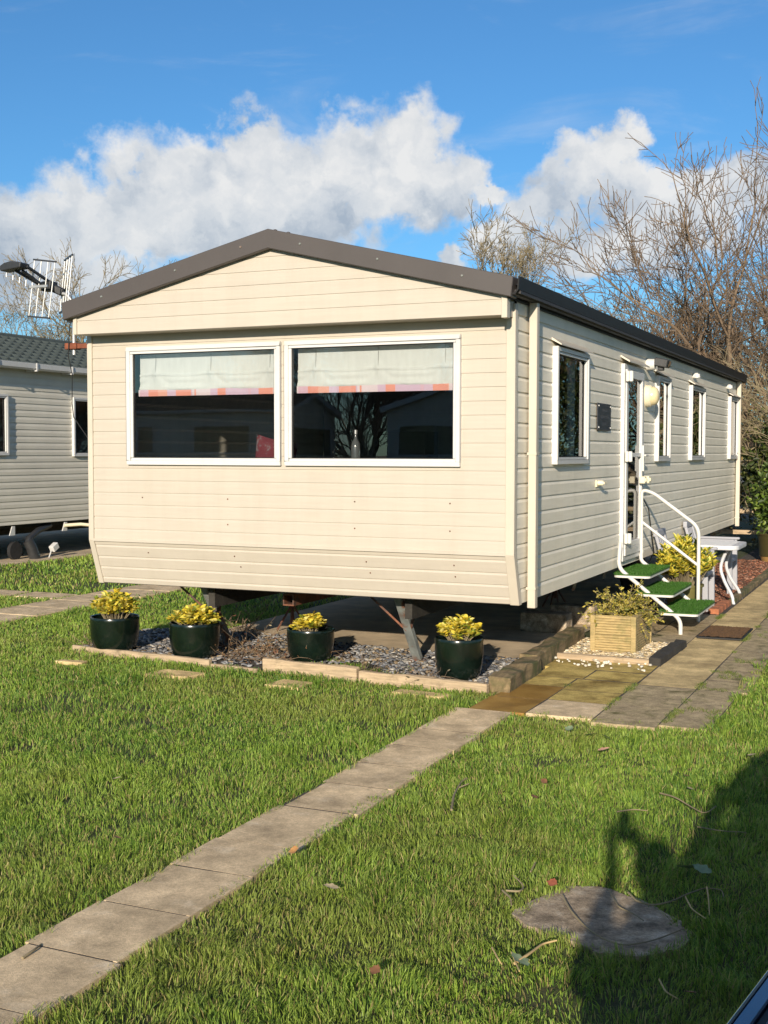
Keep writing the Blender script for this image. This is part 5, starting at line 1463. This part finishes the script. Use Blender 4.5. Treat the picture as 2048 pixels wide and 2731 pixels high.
h2 = thing('hedge_bush', (3.9, 15.6, 0), 'tangled straw-coloured bush showing past the far downpipe', 'bush')
sprays(h2, (3.8, 15.4, 1.6), 100, 1.6, 6)
bush(h2, (3.8, 15.5, 1.3), (1.0, .7, 1.2), 2600, .09, [(.20, .17, .05), (.12, .13, .03), (.28, .20, .07), (.08, .09, .02)], 60)
h3 = thing('hedge_bush', (7.9, 15.5, 0), 'large dark evergreen bush filling the far right behind the side path', 'bush')
bush(h3, (7.9, 15.5, 1.6), (1.6, 1.2, 1.7), 8000, .12, DG, 100)
fp = thing('potted_shrub', (4.28, 11.2, 0), 'leafy green shrub in a brown two-tone pot at the far bark bed end', 'potted plant')
mb = MB(); mb.lathe([(0, .004), (.24, .004), (.265, .10), (.275, .102)], (4.28, 11.2, 0), 32); mb.build('pot_foot', M('orange_brown_pot', (.34, .20, .07), .5), fp, smooth=True)
mb = MB(); mb.lathe([(.272, .102), (.30, .42), (.315, .425), (.315, .45), (.285, .45), (.28, .4), (0, .39)], (4.28, 11.2, 0), 32); mb.build('pot', M('dark_brown_pot', (.05, .042, .015), .4), fp, smooth=True)
bush(fp, (4.30, 11.2, .98), (.40, .34, .55), 1500, .085, [(.06, .10, .015), (.10, .16, .02), (.18, .24, .04), (.04, .07, .012)], 40)
for k in range(6):
    mb = MB(); mb.tube([(4.28 + .05 * math.cos(k), 11.2 + .05 * math.sin(k), .39), (4.28 + RNG.normal() * .08, 11.2 + RNG.normal() * .08, .8), (4.28 + RNG.normal() * .22, 11.2 + RNG.normal() * .2, 1.2)], [.016, .012, .006], 6); mb.build('stem', MT['twig'], fp)
tf = thing('timber_fence', (4.3, 12.2, 0), 'low pale timber rail fence at the back corner of the caravan', 'fence')
for x in (3.15, 3.93, 5.1, 6.3):
    mb = MB(); mb.box(x - .045, x + .045, 12.15, 12.24, 0, .78); mb.build('post', MT['timber'], tf, bevel=.004)
for z in (.70, .36):
    mb = MB(); mb.box(3.05, 6.4, 12.115, 12.148, z, z + .07); mb.build('rail', MT['timber'], tf, bevel=.004)
gf = thing('panel_fence', (5.0, 17.2, 0), 'pale grey panel fence with top rails beyond the caravan end', 'fence')
for k in range(6):
    x = 1.0 + 1.8 * k; mb = MB(); mb.box(x - .04, x + .04, 17.16, 17.24, 0, 1.62); mb.build('post', MT['galv'], gf)
    mb = MB(); mb.box(x + .045, x + 1.755, 17.19, 17.21, .35, .95); mb.build('panel', M('grey_fence_panel', (.34, .36, .38), .6) if k == 0 else bpy.data.materials['grey_fence_panel'], gf)
for z in (1.50, 1.02, .28):
    mb = MB(); mb.box(.9, 10.1, 17.125, 17.158, z, z + .045); mb.build('rail', MT['galv'], gf)
bg_ = thing('bungalow', (2.5, 38, 0), 'far low building with a terracotta roof glimpsed past the caravan end', 'building')
mb = MB(); mb.box(-1, 9, 36, 41, 0, 1.75); mb.build('wall', M('far_render', (.55, .48, .4), .8), bg_)
mb = MB(); mb.prism([(35.6, 1.752), (41.4, 1.752), (38.5, 2.5)], -1.3, 9.3, 'YZ'); mb.build('roof', M('terracotta_tiles', (.33, .12, .06), .8), bg_)
mb = MB(); mb.box(3.2, 4.6, 35.97, 36.0, .8, 1.5); mb.build('window', MT['slate'], bg_)
# ================================================================ lawn: every blade is a small bent strip
def hash_noise(x, y, s, seed):
    """smooth value noise"""
    rs = np.random.default_rng(seed); T = rs.uniform(size=(256, 256))
    u = x * s + 1000; v = y * s + 1000; i = np.floor(u).astype(int); j = np.floor(v).astype(int); f = u - i; g = v - j
    f = f * f * (3 - 2 * f); g = g * g * (3 - 2 * g); a = lambda p, q: T[p % 256, q % 256]
    return (a(i, j) * (1 - f) + a(i + 1, j) * f) * (1 - g) + (a(i, j + 1) * (1 - f) + a(i + 1, j + 1) * f) * g
NOGO = [(3.572, 3.90, -9.5, -.75), (3.62, 5.13, -.745, 15.6), (-2.62, -1.98, .9, 9.6), (-6.0 - 4.6, -6.03, 2.5, 14.1), (3.40, 4.5, -.15, 15.6),
        (-3.34, -2.74, 2.90, 3.30), (-4.0, -3.42, 2.90, 3.30), (-4.7, -4.08, 2.90, 3.30), (-5.4, -4.8, 2.90, 3.30)] + [(a + .03, b - .03, c + .02, d - .02) for a, b, c, d in SUNK]
def lawn_ok(x, y):
    wob = .035 * (hash_noise(x, y, 9, 5) - .5) + .03 * (hash_noise(x, y, 30, 6) - .5)
    ok = np.ones(len(x), bool)
    for (x0, x1, y0, y1) in NOGO:
        ok &= ~((x > x0 + wob) & (x < x1 + wob) & (y > y0 + wob) & (y < y1 + wob))
    bed = in_poly(x, y, BED)
    tuft = (x > 1.62) & (x < 2.75) & (y < .42 + .1 * np.sin(x * 7)) & (y > -.1) & (hash_noise(x, y, 14, 9) > .34)
    ok &= ~bed | tuft
    ok &= ~in_poly(x, y, [(.30, 1.4), (.6, 1.52), (1.5, 1.34), (2.2, 1.2), (3.46, 1.1), (3.46, 11.4), (.30, 11.4)])
    c = np.array(MAN).mean(0); ok &= ~in_poly(x + wob * 1.5, y + wob * 1.5, [tuple(c + (np.array(p) - c) * .93) for p in MAN])
    bare = hash_noise(x, y, 1.1, 12) * .6 + hash_noise(x, y, 4.3, 13) * .4
    ok &= RNG.uniform(size=len(x)) < np.clip(1.35 - 1.0 * np.clip((bare - .60) / .2, 0, 1), .25, 1)
    return ok
cam2 = np.array((CAM_POS.x, CAM_POS.y))
def in_view(x, y, marg=1.9):
    dx = x - cam2[0]; dy = y - cam2[1]
    fx = dx * math.cos(YAW) + dy * math.sin(YAW); fy = -dx * math.sin(YAW) + dy * math.cos(YAW)
    return (fy > 2.2) & (np.abs(fx) < fy * .322 + marg), np.hypot(dx, dy)
def blades(n_try, box_, dens_fn, hmean, wmean):
    x = RNG.uniform(box_[0], box_[1], n_try); y = RNG.uniform(box_[2], box_[3], n_try)
    # gather blades into tufts
    tx_ = np.round(x / .045 + .3 * RNG.normal(size=n_try)) * .045; ty_ = np.round(y / .045 + .3 * RNG.normal(size=n_try)) * .045
    k = RNG.uniform(size=n_try) < .35; x = np.where(k, tx_ + .012 * RNG.normal(size=n_try), x); y = np.where(k, ty_ + .012 * RNG.normal(size=n_try), y)
    vis, dist = in_view(x, y)
    keep = vis & (RNG.uniform(size=n_try) < dens_fn(dist)); x = x[keep]; y = y[keep]; dist = dist[keep]
    ok = lawn_ok(x, y); x = x[ok]; y = y[ok]; dist = dist[ok]; n = len(x)
    cl_ = hash_noise(x, y, 8.5, 22); tall = .38 + .45 * hash_noise(x, y, 2.2, 21) + .95 * cl_ * cl_
    h = hmean * tall * RNG.uniform(.5, 1.25, n); w = wmean * RNG.uniform(.7, 1.3, n) * np.clip(dist / 6, .9, 3.0)
    ang = 2 * math.pi * (hash_noise(x, y, 2.6, 31) * 1.5 + hash_noise(x, y, 9, 32) * 1.6) + .85 * RNG.normal(size=n)
    lean = h * np.clip(.5 + .42 * RNG.normal(size=n), .05, 1.35)
    lx = np.cos(ang) * lean; ly = np.sin(ang) * lean
    fa = RNG.uniform(0, math.pi, n); wx = np.cos(fa) * w; wy = np.sin(fa) * w
    z0 = np.full(n, -.012)
    V = np.zeros((n, 7, 3), np.float32)
    for k, (f, hf, wf) in enumerate(((0, 0, .8), (.18, .42, 1.0), (.58, .80, .7))):
        for s, o in ((-1, 2 * k), (1, 2 * k + 1)):
            V[:, o, 0] = x + lx * f + s * wx * wf * .5; V[:, o, 1] = y + ly * f + s * wy * wf * .5; V[:, o, 2] = z0 + h * hf
    V[:, 6, 0] = x + lx; V[:, 6, 1] = y + ly; V[:, 6, 2] = z0 + h * np.clip(1 - .25 * lean / h, .6, 1)
    k0 = np.arange(n, dtype=np.int64)[:, None] * 7
    Q = np.concatenate([k0 + np.array([[0, 1, 3, 2]]), k0 + np.array([[2, 3, 5, 4]])]); T = k0 + np.array([[4, 5, 6]])
    big = hash_noise(x, y, .55, 41) * .55 + hash_noise(x, y, 1.9, 42) * .45
    t = np.clip(.15 + .75 * big + .30 * RNG.normal(size=n), 0, 1)[:, None]
    ca = np.array((.055, .165, .015)); cb = np.array((.365, .495, .075)); c = ca + (cb - ca) * t
    moss = np.clip((hash_noise(x, y, .9, 51) * .6 + hash_noise(x, y, 3.1, 52) * .4 - .55) / .2, 0, 1)[:, None]; c = c * (1 - moss * .5) + np.array((.30, .33, .07)) * moss * .5
    dry = RNG.uniform(size=n) < .06 + .12 * hash_noise(x, y, 1.7, 53); c[dry] = np.array((.46, .38, .15)) * RNG.uniform(.7, 1.1, (dry.sum(), 1))
    return V.reshape(-1, 3), Q, T, np.repeat(c, 7, 0), n
dens = lambda d: np.clip((5.2 / d) ** 1.75, .10, 1.0)
v, q, t, c, n_ = blades(1950000, (-5.2, 8.2, -7.0, 3.2), dens, .042, .0032)
o_ = np_mesh('grass', v, q, t, MT['grass'], None, c); setp(o_, 'mown green lawn around the slab path', 'grass', None, 'stuff')
v, q, t, c, n2_ = blades(420000, (-12.5, 2.2, 3.2, 15.5), lambda d: np.clip((6.5 / d) ** 1.5, .12, .6), .055, .0046)
o_ = np_mesh('grass', v, q, t, MT['grass'], None, c); setp(o_, 'lawn between and behind the two caravans', 'grass', None, 'stuff')
v, q, t, c, n3_ = blades(150000, (5.12, 9.0, -2.0, 16), lambda d: np.clip((6.5 / d) ** 1.5, .12, .7), .055, .0046)
o_ = np_mesh('grass', v, q, t, MT['grass'], None, c); setp(o_, 'lawn to the right of the side path', 'grass', None, 'stuff')
print('blades', n_, n2_, n3_)
# grass in the paving joints
x = []; y = []
for (xa, xb, ya, yb, n) in ((4.865, 4.88, -.7, 6, 420), (4.43, 4.445, -.5, .5, 60), (4.43, 4.45, 3.7, 4.6, 60), (4.87, 5.12, -.6, -.2, 60), (4.9, 5.1, .45, 2.0, 160), (4.95, 5.16, 2.5, 9, 300), (3.995, 4.005, .1, .5, 20)):
    cx_ = RNG.uniform(xa, xb, n); cy_ = RNG.uniform(ya, yb, n); keep = hash_noise(cx_, cy_, 5, 77) > .5; x.append(cx_[keep]); y.append(cy_[keep])
x = np.concatenate(x); y = np.concatenate(y); m = 7; x = np.repeat(x, m) + .012 * RNG.normal(size=len(x) * m); y = np.repeat(y, m) + .02 * RNG.normal(size=len(y) * m); n = len(x)
h = RNG.uniform(.012, .04, n); a = RNG.uniform(0, 6.28, n); w = .003
V = np.stack([np.stack([x - w, y, np.full(n, .004)], 1), np.stack([x + w, y + w, np.full(n, .004)], 1), np.stack([x + np.cos(a) * h * .7, y + np.sin(a) * h * .7, h], 1)], 1).reshape(-1, 3)
o_ = np_mesh('weeds', V, None, np.arange(3 * n).reshape(-1, 3), MT['grass'], None, np.repeat(pick([(.14, .19, .03), (.20, .22, .05), (.08, .12, .02)], n), 3, 0)); setp(o_, 'moss and weeds growing in the paving joints', None, None, 'stuff')

# ---- fallen leaves and twigs
def pix(px, py, z=0.03):
    """a picture position (2048 wide) on the ground"""
    d = _r2 * ((px - 1024) / 3249.09) + _u2 * (-(py - 1365.5) / 3249.09) + _f
    t = (z - CAM_POS.z) / d.z
    return CAM_POS + d * t
def fallen_leaf(px, py, s, col, label, z=.045):
    p = pix(px, py, z); a = random.uniform(0, 6.28); mb = MB(); n = 8; vs = []; fs = []
    tl = Matrix.Rotation(a, 3, 'Z') @ Matrix.Rotation(random.uniform(-.5, .5), 3, 'X')
    for i in range(n + 1):
        f = i / n; w = s * .34 * math.sin(math.pi * min(1, f ** .8)) * (1 + .25 * math.sin(f * 19)); cu = .25 * s * f * f
        for sx in (-1, 0, 1): vs.append(p + tl @ Vector((s * (f - .5), sx * w, cu + (abs(sx) * .22 * w))))
    for i in range(n):
        for k in range(2): fs.append((3 * i + k, 3 * i + k + 1, 3 * i + k + 4, 3 * i + k + 3))
    mb.add(vs, fs); nm = 'leaf_%d' % int(col[0] * 1000)
    mt = bpy.data.materials.get(nm) or M(nm, col, .7, .25, 40)
    o = mb.build('fallen_leaf', mt, None, smooth=True); setp(o, label, 'leaf', 'fallen leaves on the grass')
OR_, BR_, PA_, GY_ = (.48, .24, .08), (.22, .10, .045), (.45, .36, .21), (.19, .25, .14)
for a in ((312, 2236, .05, OR_, 'pale orange leaf on the lawn left of the slab path'), (312, 2078, .06, PA_, 'thin straw-coloured leaf sliver on the lawn left of the path', .04), (785, 2270, .06, OR_, 'orange leaf on the right edge of the slab path'),
          (1473, 2357, .055, (.34, .10, .05), 'red leaf beside the dark stone slab'), (1424, 2127, .05, BR_, 'brown leaf on the lawn beside the bump of the shadow'), (1610, 2001, .07, (.55, .30, .20), 'pinkish curled leaf on the lawn before the patio'), (883, 2368, .06, PA_, 'pale folded leaf on the lawn right of the path'),
          (1518, 1945, .07, GY_, 'grey green leaf at the patio edge on the left'), (1575, 1962, .08, GY_, 'grey green leaf at the patio edge beside the pinkish leaf'), (1615, 1967, .07, GY_, 'silvery leaf lying nearest the patio edge'), (1830, 2318, .09, GY_, 'large grey green leaf in the shadow of the car'), (1872, 2322, .08, GY_, 'second grey green leaf in the shadow of the car'),
          (1450, 2085, .05, BR_, 'small brown leaf on the sunny lawn'), (1840, 2105, .05, PA_, 'pale leaf at the edge of the car shadow'), (2005, 2015, .05, PA_, 'pale leaf on the lawn at the right edge'), (1830, 2070, .04, BR_, 'reddish brown leaf fragment near the right of the lawn'), (1000, 2590, .05, BR_, 'brown leaf deep in the grass at the bottom'),
          (1840, 2650, .05, BR_, 'brown leaf fragment in the shade by the car'), (905, 1750, .07, (.40, .12, .07), 'reddish leaf on the chippings beside the smallest pot'), (1385, 2565, .08, GY_, 'green leaf lying among the straw twigs')):
    fallen_leaf(*a)
def twig(pts, r, label, col='twig', z=.045):
    ps = []
    for i, p in enumerate(pts): ps.append(pix(p[0], p[1], z + .008 * math.sin(i * 2.1)))
    ps = smooth_path(ps, .06, 4)
    mb = MB(); mb.tube(ps, [r * (1 - .45 * i / len(ps)) for i in range(len(ps))], 6)
    o = mb.build('twig', MT[col], None, smooth=True); setp(o, label, 'twig', 'twigs on the lawn')
MT['straw'] = M('straw_twig', (.50, .36, .17), .8, .2, 12)
for p, r, l, *z in (([(1500, 2388), (1522, 2430), (1560, 2472), (1610, 2505), (1660, 2522), (1740, 2510), (1815, 2480)], .004, 'long bent twig crossing the dark stone slab', .02), ([(1626, 2375), (1650, 2420), (1690, 2437), (1716, 2455)], .0035, 'short curved twig on the back edge of the stone slab', .022), ([(1675, 2380), (1700, 2405), (1740, 2415), (1790, 2405), (1830, 2385), (1880, 2368), (1925, 2372), (1930, 2392)], .0035, 'looping twig in the shade beyond the stone slab'),
        ([(1372, 2570), (1410, 2545), (1447, 2517), (1485, 2508)], .005, 'straw-coloured twig before the stone slab'), ([(1364, 2540), (1385, 2590)], .003, 'thin straw twig crossing the straw-coloured one'), ([(1312, 2527), (1330, 2560), (1338, 2572)], .003, 'short reddish twig left of the straw twigs'), ([(1204, 2160), (1210, 2120), (1230, 2085), (1245, 2075)], .006, 'gnarled brown twig on the sunny lawn right of the path'), ([(1225, 2100), (1250, 2090)], .004, 'side shoot lying beside the gnarled twig'),
        ([(1760, 2115), (1800, 2125), (1840, 2150), (1880, 2172), (1910, 2150)], .004, 'crooked twig at the rim of the car shadow'), ([(1645, 2165), (1690, 2158), (1725, 2162)], .0035, 'small twig lying across the top of the shadow bump'), ([(1860, 2205), (1920, 2216), (1990, 2220)], .003, 'straight thin twig in the shade of the car'), ([(1758, 2612), (1775, 2645), (1808, 2664)], .003, 'thin pale twig in the shade near the bottom'),
        ([(1826, 2388), (1845, 2425), (1882, 2450)], .003, 'thin pale twig right of the looping twig'), ([(1885, 2366), (1890, 2400), (1892, 2440)], .003, 'upright-lying pale twig inside the loop'), ([(1340, 2375), (1362, 2395), (1364, 2415)], .004, 'dark twig at the left corner of the stone slab'), ([(1350, 2375), (1385, 2378), (1400, 2365), (1370, 2335)], .004, 'forked brown twig above the stone slab'), ([(1415, 2325), (1428, 2300)], .003, 'tiny reddish twig above the stone slab'), ([(60, 2555), (95, 2530), (110, 2518)], .005, 'brown twig beside the slab path at the left edge', .02)):
    twig(p, r, l, 'straw' if 'straw' in l or 'pale' in l else 'twig', *(z or (.045,)))

# ================================================================ the parked car (its shoulder shows at the lower right) and the photographer
car = thing('parked_car', (5.955, -7.72, 0), 'dark blue car with cream door trim and open window, at the lower right', 'car', None, rz=-.150)
CW, CL = 1.74, 4.1
def half_sections():
    """body stations along the car: y, half-width low, half-width belt, belt height, sill height"""
    return [(-.02, .60, .62, .86, .42), (.10, .78, .80, .94, .32), (.45, .85, .865, .985, .25), (1.0, .87, .87, .995, .22), (2.0, .87, .87, .985, .22), (2.75, .87, .865, .96, .22), (3.1, .86, .85, .92, .25), (3.6, .82, .80, .83, .28), (3.95, .70, .70, .70, .32), (4.08, .52, .5, .58, .38)]
mb = MB(); rings = []
for (y, wl, wb, zb_, zs_) in half_sections():
    ring = []
    for s in (-1, 1):
        seq = [(wl * .9, zs_), (wl + .002, zs_ + .12), (wl + .003, (zs_ + zb_) / 2), (wb + .001, zb_ - .06), (wb - .004, zb_ - .022), (wb - .03, zb_ - .014)]
        if s == 1: seq = seq[::-1]
        ring += [(CW / 2 + s * a, y, z) for a, z in seq]
    rings.append(ring)
m = len(rings[0]); vs = [p for r in rings for p in r]; fs = []
for i in range(len(rings) - 1):
    for k in range(m):
        if k == 5 and .4 < rings[i][0][1] < 2.7: continue      # open top over the cabin
        fs.append((i * m + k, i * m + (k + 1) % m, (i + 1) * m + (k + 1) % m, (i + 1) * m + k))
fs += [tuple(range(m))[::-1], tuple((len(rings) - 1) * m + k for k in range(m))]
mb.add(vs, fs); mb.build('body', MT['paint_blue'], car, smooth=True)
def strip(name, mat, off, z, w, h, y0=.62, y1=2.7):
    mb = MB(); mb.prism([(CW / 2 - .87 + off, z), (CW / 2 - .87 + off + w, z), (CW / 2 - .87 + off + w, z + h), (CW / 2 - .87 + off, z + h)], y0, y1, 'XZ'); return mb.build(name, mat, car, bevel=.002)
strip('waist_moulding', MT['chrome'], -.001, .984, .0045, .014); strip('window_sill', MT['paint_blue'], .004, .984, .0205, .012); strip('window_seal', MT['black'], .025, .975, .012, .016)
strip('inner_rail', MT['paint_blue'], .0375, .974, .009, .018); strip('inner_moulding', MT['chrome'], .047, .974, .004, .019); strip('brown_trim', MT['cartan'], .0515, .974, .006, .018); strip('door_card', MT['carcream'], .058, .60, .015, .392)
mb = MB()   # roof and pillars
roof = [(1.15, 1.42), (1.45, 1.47), (2.0, 1.47), (2.35, 1.43)]
vs = []; fs = []
for (y, z) in roof:
    for s in (-1, -.5, 0, .5, 1): vs.append((CW / 2 + s * .58, y, z - .045 * abs(s) ** 2))
for (y, z) in roof:
    for s in (-1, -.5, 0, .5, 1): vs.append((CW / 2 + s * .58, y, z - .05 - .045 * abs(s) ** 2))
for o, fl in ((0, 0), (20, 1)):
    for i in range(3):
        for k in range(4):
            f = (o + i * 5 + k, o + i * 5 + k + 1, o + i * 5 + k + 6, o + i * 5 + k + 5); fs.append(f[::-1] if fl else f)
mb.add(vs, fs); mb.build('roof', MT['paint_blue'], car, smooth=True)
for s in (-1, 1):
    for y0, z0, y1, z1, nm in ((.98, .98, 1.22, 1.39, 'pillar'), (1.85, .97, 1.80, 1.42, 'pillar'), (2.85, .95, 2.30, 1.40, 'pillar')):
        mb = MB(); mb.bar((CW / 2 + s * .80, y0, z0), (CW / 2 + s * .575, y1, z1), .05, .06); mb.build(nm, MT['paint_blue'], car, bevel=.006)
mb = MB(); mb.quad((CW / 2 - .78, 2.84, .96), (CW / 2 + .78, 2.84, .96), (CW / 2 + .55, 2.33, 1.39), (CW / 2 - .55, 2.33, 1.39)); mb.build('windscreen', MT['carglass'], car)
mb = MB(); mb.quad((CW / 2 - .76, 1.0, .98), (CW / 2 + .76, 1.0, .98), (CW / 2 + .54, 1.2, 1.39), (CW / 2 - .54, 1.2, 1.39)); mb.build('rear_screen', MT['carglass'], car)
mb = MB(); mb.box(CW / 2 - .66, CW / 2 + .66, .7, 2.6, .3, .42)
for x in (CW / 2 - .35, CW / 2 + .35):
    for y in (1.2, 2.1): mb.box(x - .25, x + .25, y - .2, y + .25, .42, .55); mb.box(x - .25, x + .25, y - .28, y - .16, .55, 1.02)
mb.build('seat', M('dark_red_seat_cloth', (.10, .015, .015), .9), car, bevel=.02)
for y in (.72, 3.3):
    for x in (.10, CW - .10):
        wheel(car, (x, y, .31), .31, .19, car, 'alu')
for x in (.22, CW - .22):
    mb = MB(); mb.obox((x, 3.98, .62), (.22, .10, .10)); mb.build('headlight', MT['carglass'], car, bevel=.02)
    mb = MB(); mb.obox((x, -.0, .74), (.20, .08, .11)); mb.build('tail_light', M('red_lamp_lens', (.3, .01, .01), .2) if x < 1 else bpy.data.materials['red_lamp_lens'], car, bevel=.02)

ph = thing('phone', (6.305, -8.235, 1.62), 'dark mobile phone held upright by the photographer', 'phone')
mb = MB(); mb.box(6.262, 6.336, -8.252, -8.244, 1.575, 1.728); mb.build('phone_body', MT['dplastic'], ph, bevel=.003)

def skin_body(name, joints, bones, mat, parent, root, sub=2):
    me = bpy.data.meshes.new(name); off = wloc(parent)
    keys = list(joints); me.from_pydata([tuple(Vector(joints[k][0]) - off) for k in keys], [(keys.index(a), keys.index(b)) for a, b in bones], [])
    o = bpy.data.objects.new(name, me); COL.objects.link(o); o.parent = parent
    sk = o.modifiers.new('skin', 'SKIN'); sk.use_smooth_shade = True
    for i, k in enumerate(keys):
        r = joints[k][1]; me.skin_vertices[0].data[i].radius = r if isinstance(r, tuple) else (r, r)
        me.skin_vertices[0].data[i].use_root = (k == root)
    ss = o.modifiers.new('sub', 'SUBSURF'); ss.levels = sub; ss.render_levels = sub
    me.materials.append(mat); return o
PXo, PYo = 6.52, -8.66
per = thing('person', (PXo, PYo, 0), 'photographer in a dark jacket standing behind the car and holding up a phone', 'person')
J = {'pel': ((PXo, PYo, .92), (.15, .11)), 'wai': ((PXo, PYo, 1.08), (.14, .10)), 'che': ((PXo, PYo, 1.28), (.165, .11)), 'nek': ((PXo, PYo + .01, 1.44), .055), 'jaw': ((PXo, PYo + .04, 1.52), (.062, .075)), 'hed': ((PXo, PYo + .04, 1.60), (.075, .092)), 'crn': ((PXo, PYo + .03, 1.67), (.06, .075)),
     'hl': ((PXo - .10, PYo, .86), .095), 'kl': ((PXo - .11, PYo + .03, .48), .065), 'al': ((PXo - .11, PYo, .09), .042), 'tl': ((PXo - .12, PYo + .16, .04), .034), 'hr': ((PXo + .10, PYo, .86), .095), 'kr': ((PXo + .11, PYo + .03, .48), .065), 'ar': ((PXo + .11, PYo, .09), .042), 'tr': ((PXo + .12, PYo + .16, .04), .034),
     'sl': ((PXo - .18, PYo, 1.36), .062), 'el': ((PXo - .30, PYo + .16, 1.20), .045), 'wl': ((PXo - .245, PYo + .35, 1.47), .029), 'sr': ((PXo + .18, PYo, 1.36), .062), 'er': ((PXo + .12, PYo + .24, 1.22), .045), 'wr': ((PXo - .13, PYo + .36, 1.47), .029)}
bones = [('pel', 'wai'), ('wai', 'che'), ('che', 'nek'), ('nek', 'jaw'), ('jaw', 'hed'), ('hed', 'crn'), ('pel', 'hl'), ('hl', 'kl'), ('kl', 'al'), ('al', 'tl'), ('pel', 'hr'), ('hr', 'kr'), ('kr', 'ar'), ('ar', 'tr'), ('che', 'sl'), ('sl', 'el'), ('el', 'wl'), ('che', 'sr'), ('sr', 'er'), ('er', 'wr')]
# hands: a palm at each wrist, four fingers closing on the phone's edges and a thumb across its back
for s, wr, px_ in ((-1, 'wl', 6.262), (1, 'wr', 6.336)):
    w = Vector(J[wr][0]); palm = Vector((px_ + s * .022, -8.262, 1.60)); J['p%d' % s] = (palm, (.024, .017)); bones.append((wr, 'p%d' % s))
    for k, (dz, ln) in enumerate(((.075, 1.0), (.055, 1.08), (.034, 1.0), (.014, .82))):
        a = palm + Vector((s * .010, .004, dz * .75 + .004)); b = a + Vector((s * .004, .022 * ln, .004)); c = b + Vector((-s * .016 * ln, .006, .001))
        J['f%d%da' % (s, k)] = (a, .0095); J['f%d%db' % (s, k)] = (b, .0085); J['f%d%dc' % (s, k)] = (c, .0072); bones += [('p%d' % s, 'f%d%da' % (s, k)), ('f%d%da' % (s, k), 'f%d%db' % (s, k)), ('f%d%db' % (s, k), 'f%d%dc' % (s, k))]
    a = palm + Vector((-s * .006, -.012, .03)); b = a + Vector((-s * .018, .0, .028)); J['t%da' % s] = (a, .0105); J['t%db' % s] = (b, .0085); bones += [('p%d' % s, 't%da' % s), ('t%da' % s, 't%db' % s)]
skin_body('body', J, bones, MT['skin'], per, 'pel')
K = {k: J[k] for k in ('pel', 'wai', 'che', 'sl', 'el', 'sr', 'er')}
grow = lambda r, g: tuple(q + g for q in r) if isinstance(r, tuple) else r + g
K = {k: (J[k][0], grow(J[k][1], .016)) for k in K}
K['nb'] = ((PXo, PYo, 1.40), (.075, .07)); K['cl'] = (Vector(J['el'][0]).lerp(Vector(J['wl'][0]), .86), .040); K['cr'] = (Vector(J['er'][0]).lerp(Vector(J['wr'][0]), .86), .040)
skin_body('jacket', K, [('pel', 'wai'), ('wai', 'che'), ('che', 'nb'), ('che', 'sl'), ('sl', 'el'), ('el', 'cl'), ('che', 'sr'), ('sr', 'er'), ('er', 'cr')], MT['cloth_dark'], per, 'pel')
Tj = {k: (J[k][0], grow(J[k][1], .014)) for k in ('pel', 'hl', 'kl', 'hr', 'kr')}; Tj['al'] = (Vector(J['al'][0]) + Vector((0, 0, .03)), .062); Tj['ar'] = (Vector(J['ar'][0]) + Vector((0, 0, .03)), .062)
skin_body('trousers', Tj, [('pel', 'hl'), ('hl', 'kl'), ('kl', 'al'), ('pel', 'hr'), ('hr', 'kr'), ('kr', 'ar')], MT['jeans'], per, 'pel')
mb = MB(); mb.lathe([(.0, .115), (.05, .105), (.082, .07), (.094, .02), (.090, -.03), (.082, -.07), (.070, -.072), (.075, -.02)], (PXo, PYo + .015, 1.615), 24); mb.f = [f for f in mb.f if not (sum(mb.v[i][1] for i in f) / len(f) > PYo + .075 and sum(mb.v[i][2] for i in f) / len(f) < 1.655)]
mb.build('hair', MT['hair'], per, smooth=True)
mb = MB()
for s in (-1, 1):
    mb.obox((PXo + s * .11, PYo + .06, .035), (.095, .27, .07))
mb.build('shoes', MT['black'], per, bevel=.02, segs=2)
mb = MB()
for s in (-1, 1): mb.lathe([(0, .011), (.008, .008), (.011, 0), (.008, -.008), (0, -.011)], (PXo + s * .032, PYo + .122, 1.60), 10)
mb.build('eyes', MT['upvc'], per, smooth=True)
mb = MB(); mb.prism([(PYo + .12, 1.60), (PYo + .155, 1.555), (PYo + .12, 1.545)], PXo - .014, PXo + .014, 'YZ'); mb.build('nose', MT['skin'], per, bevel=.005)
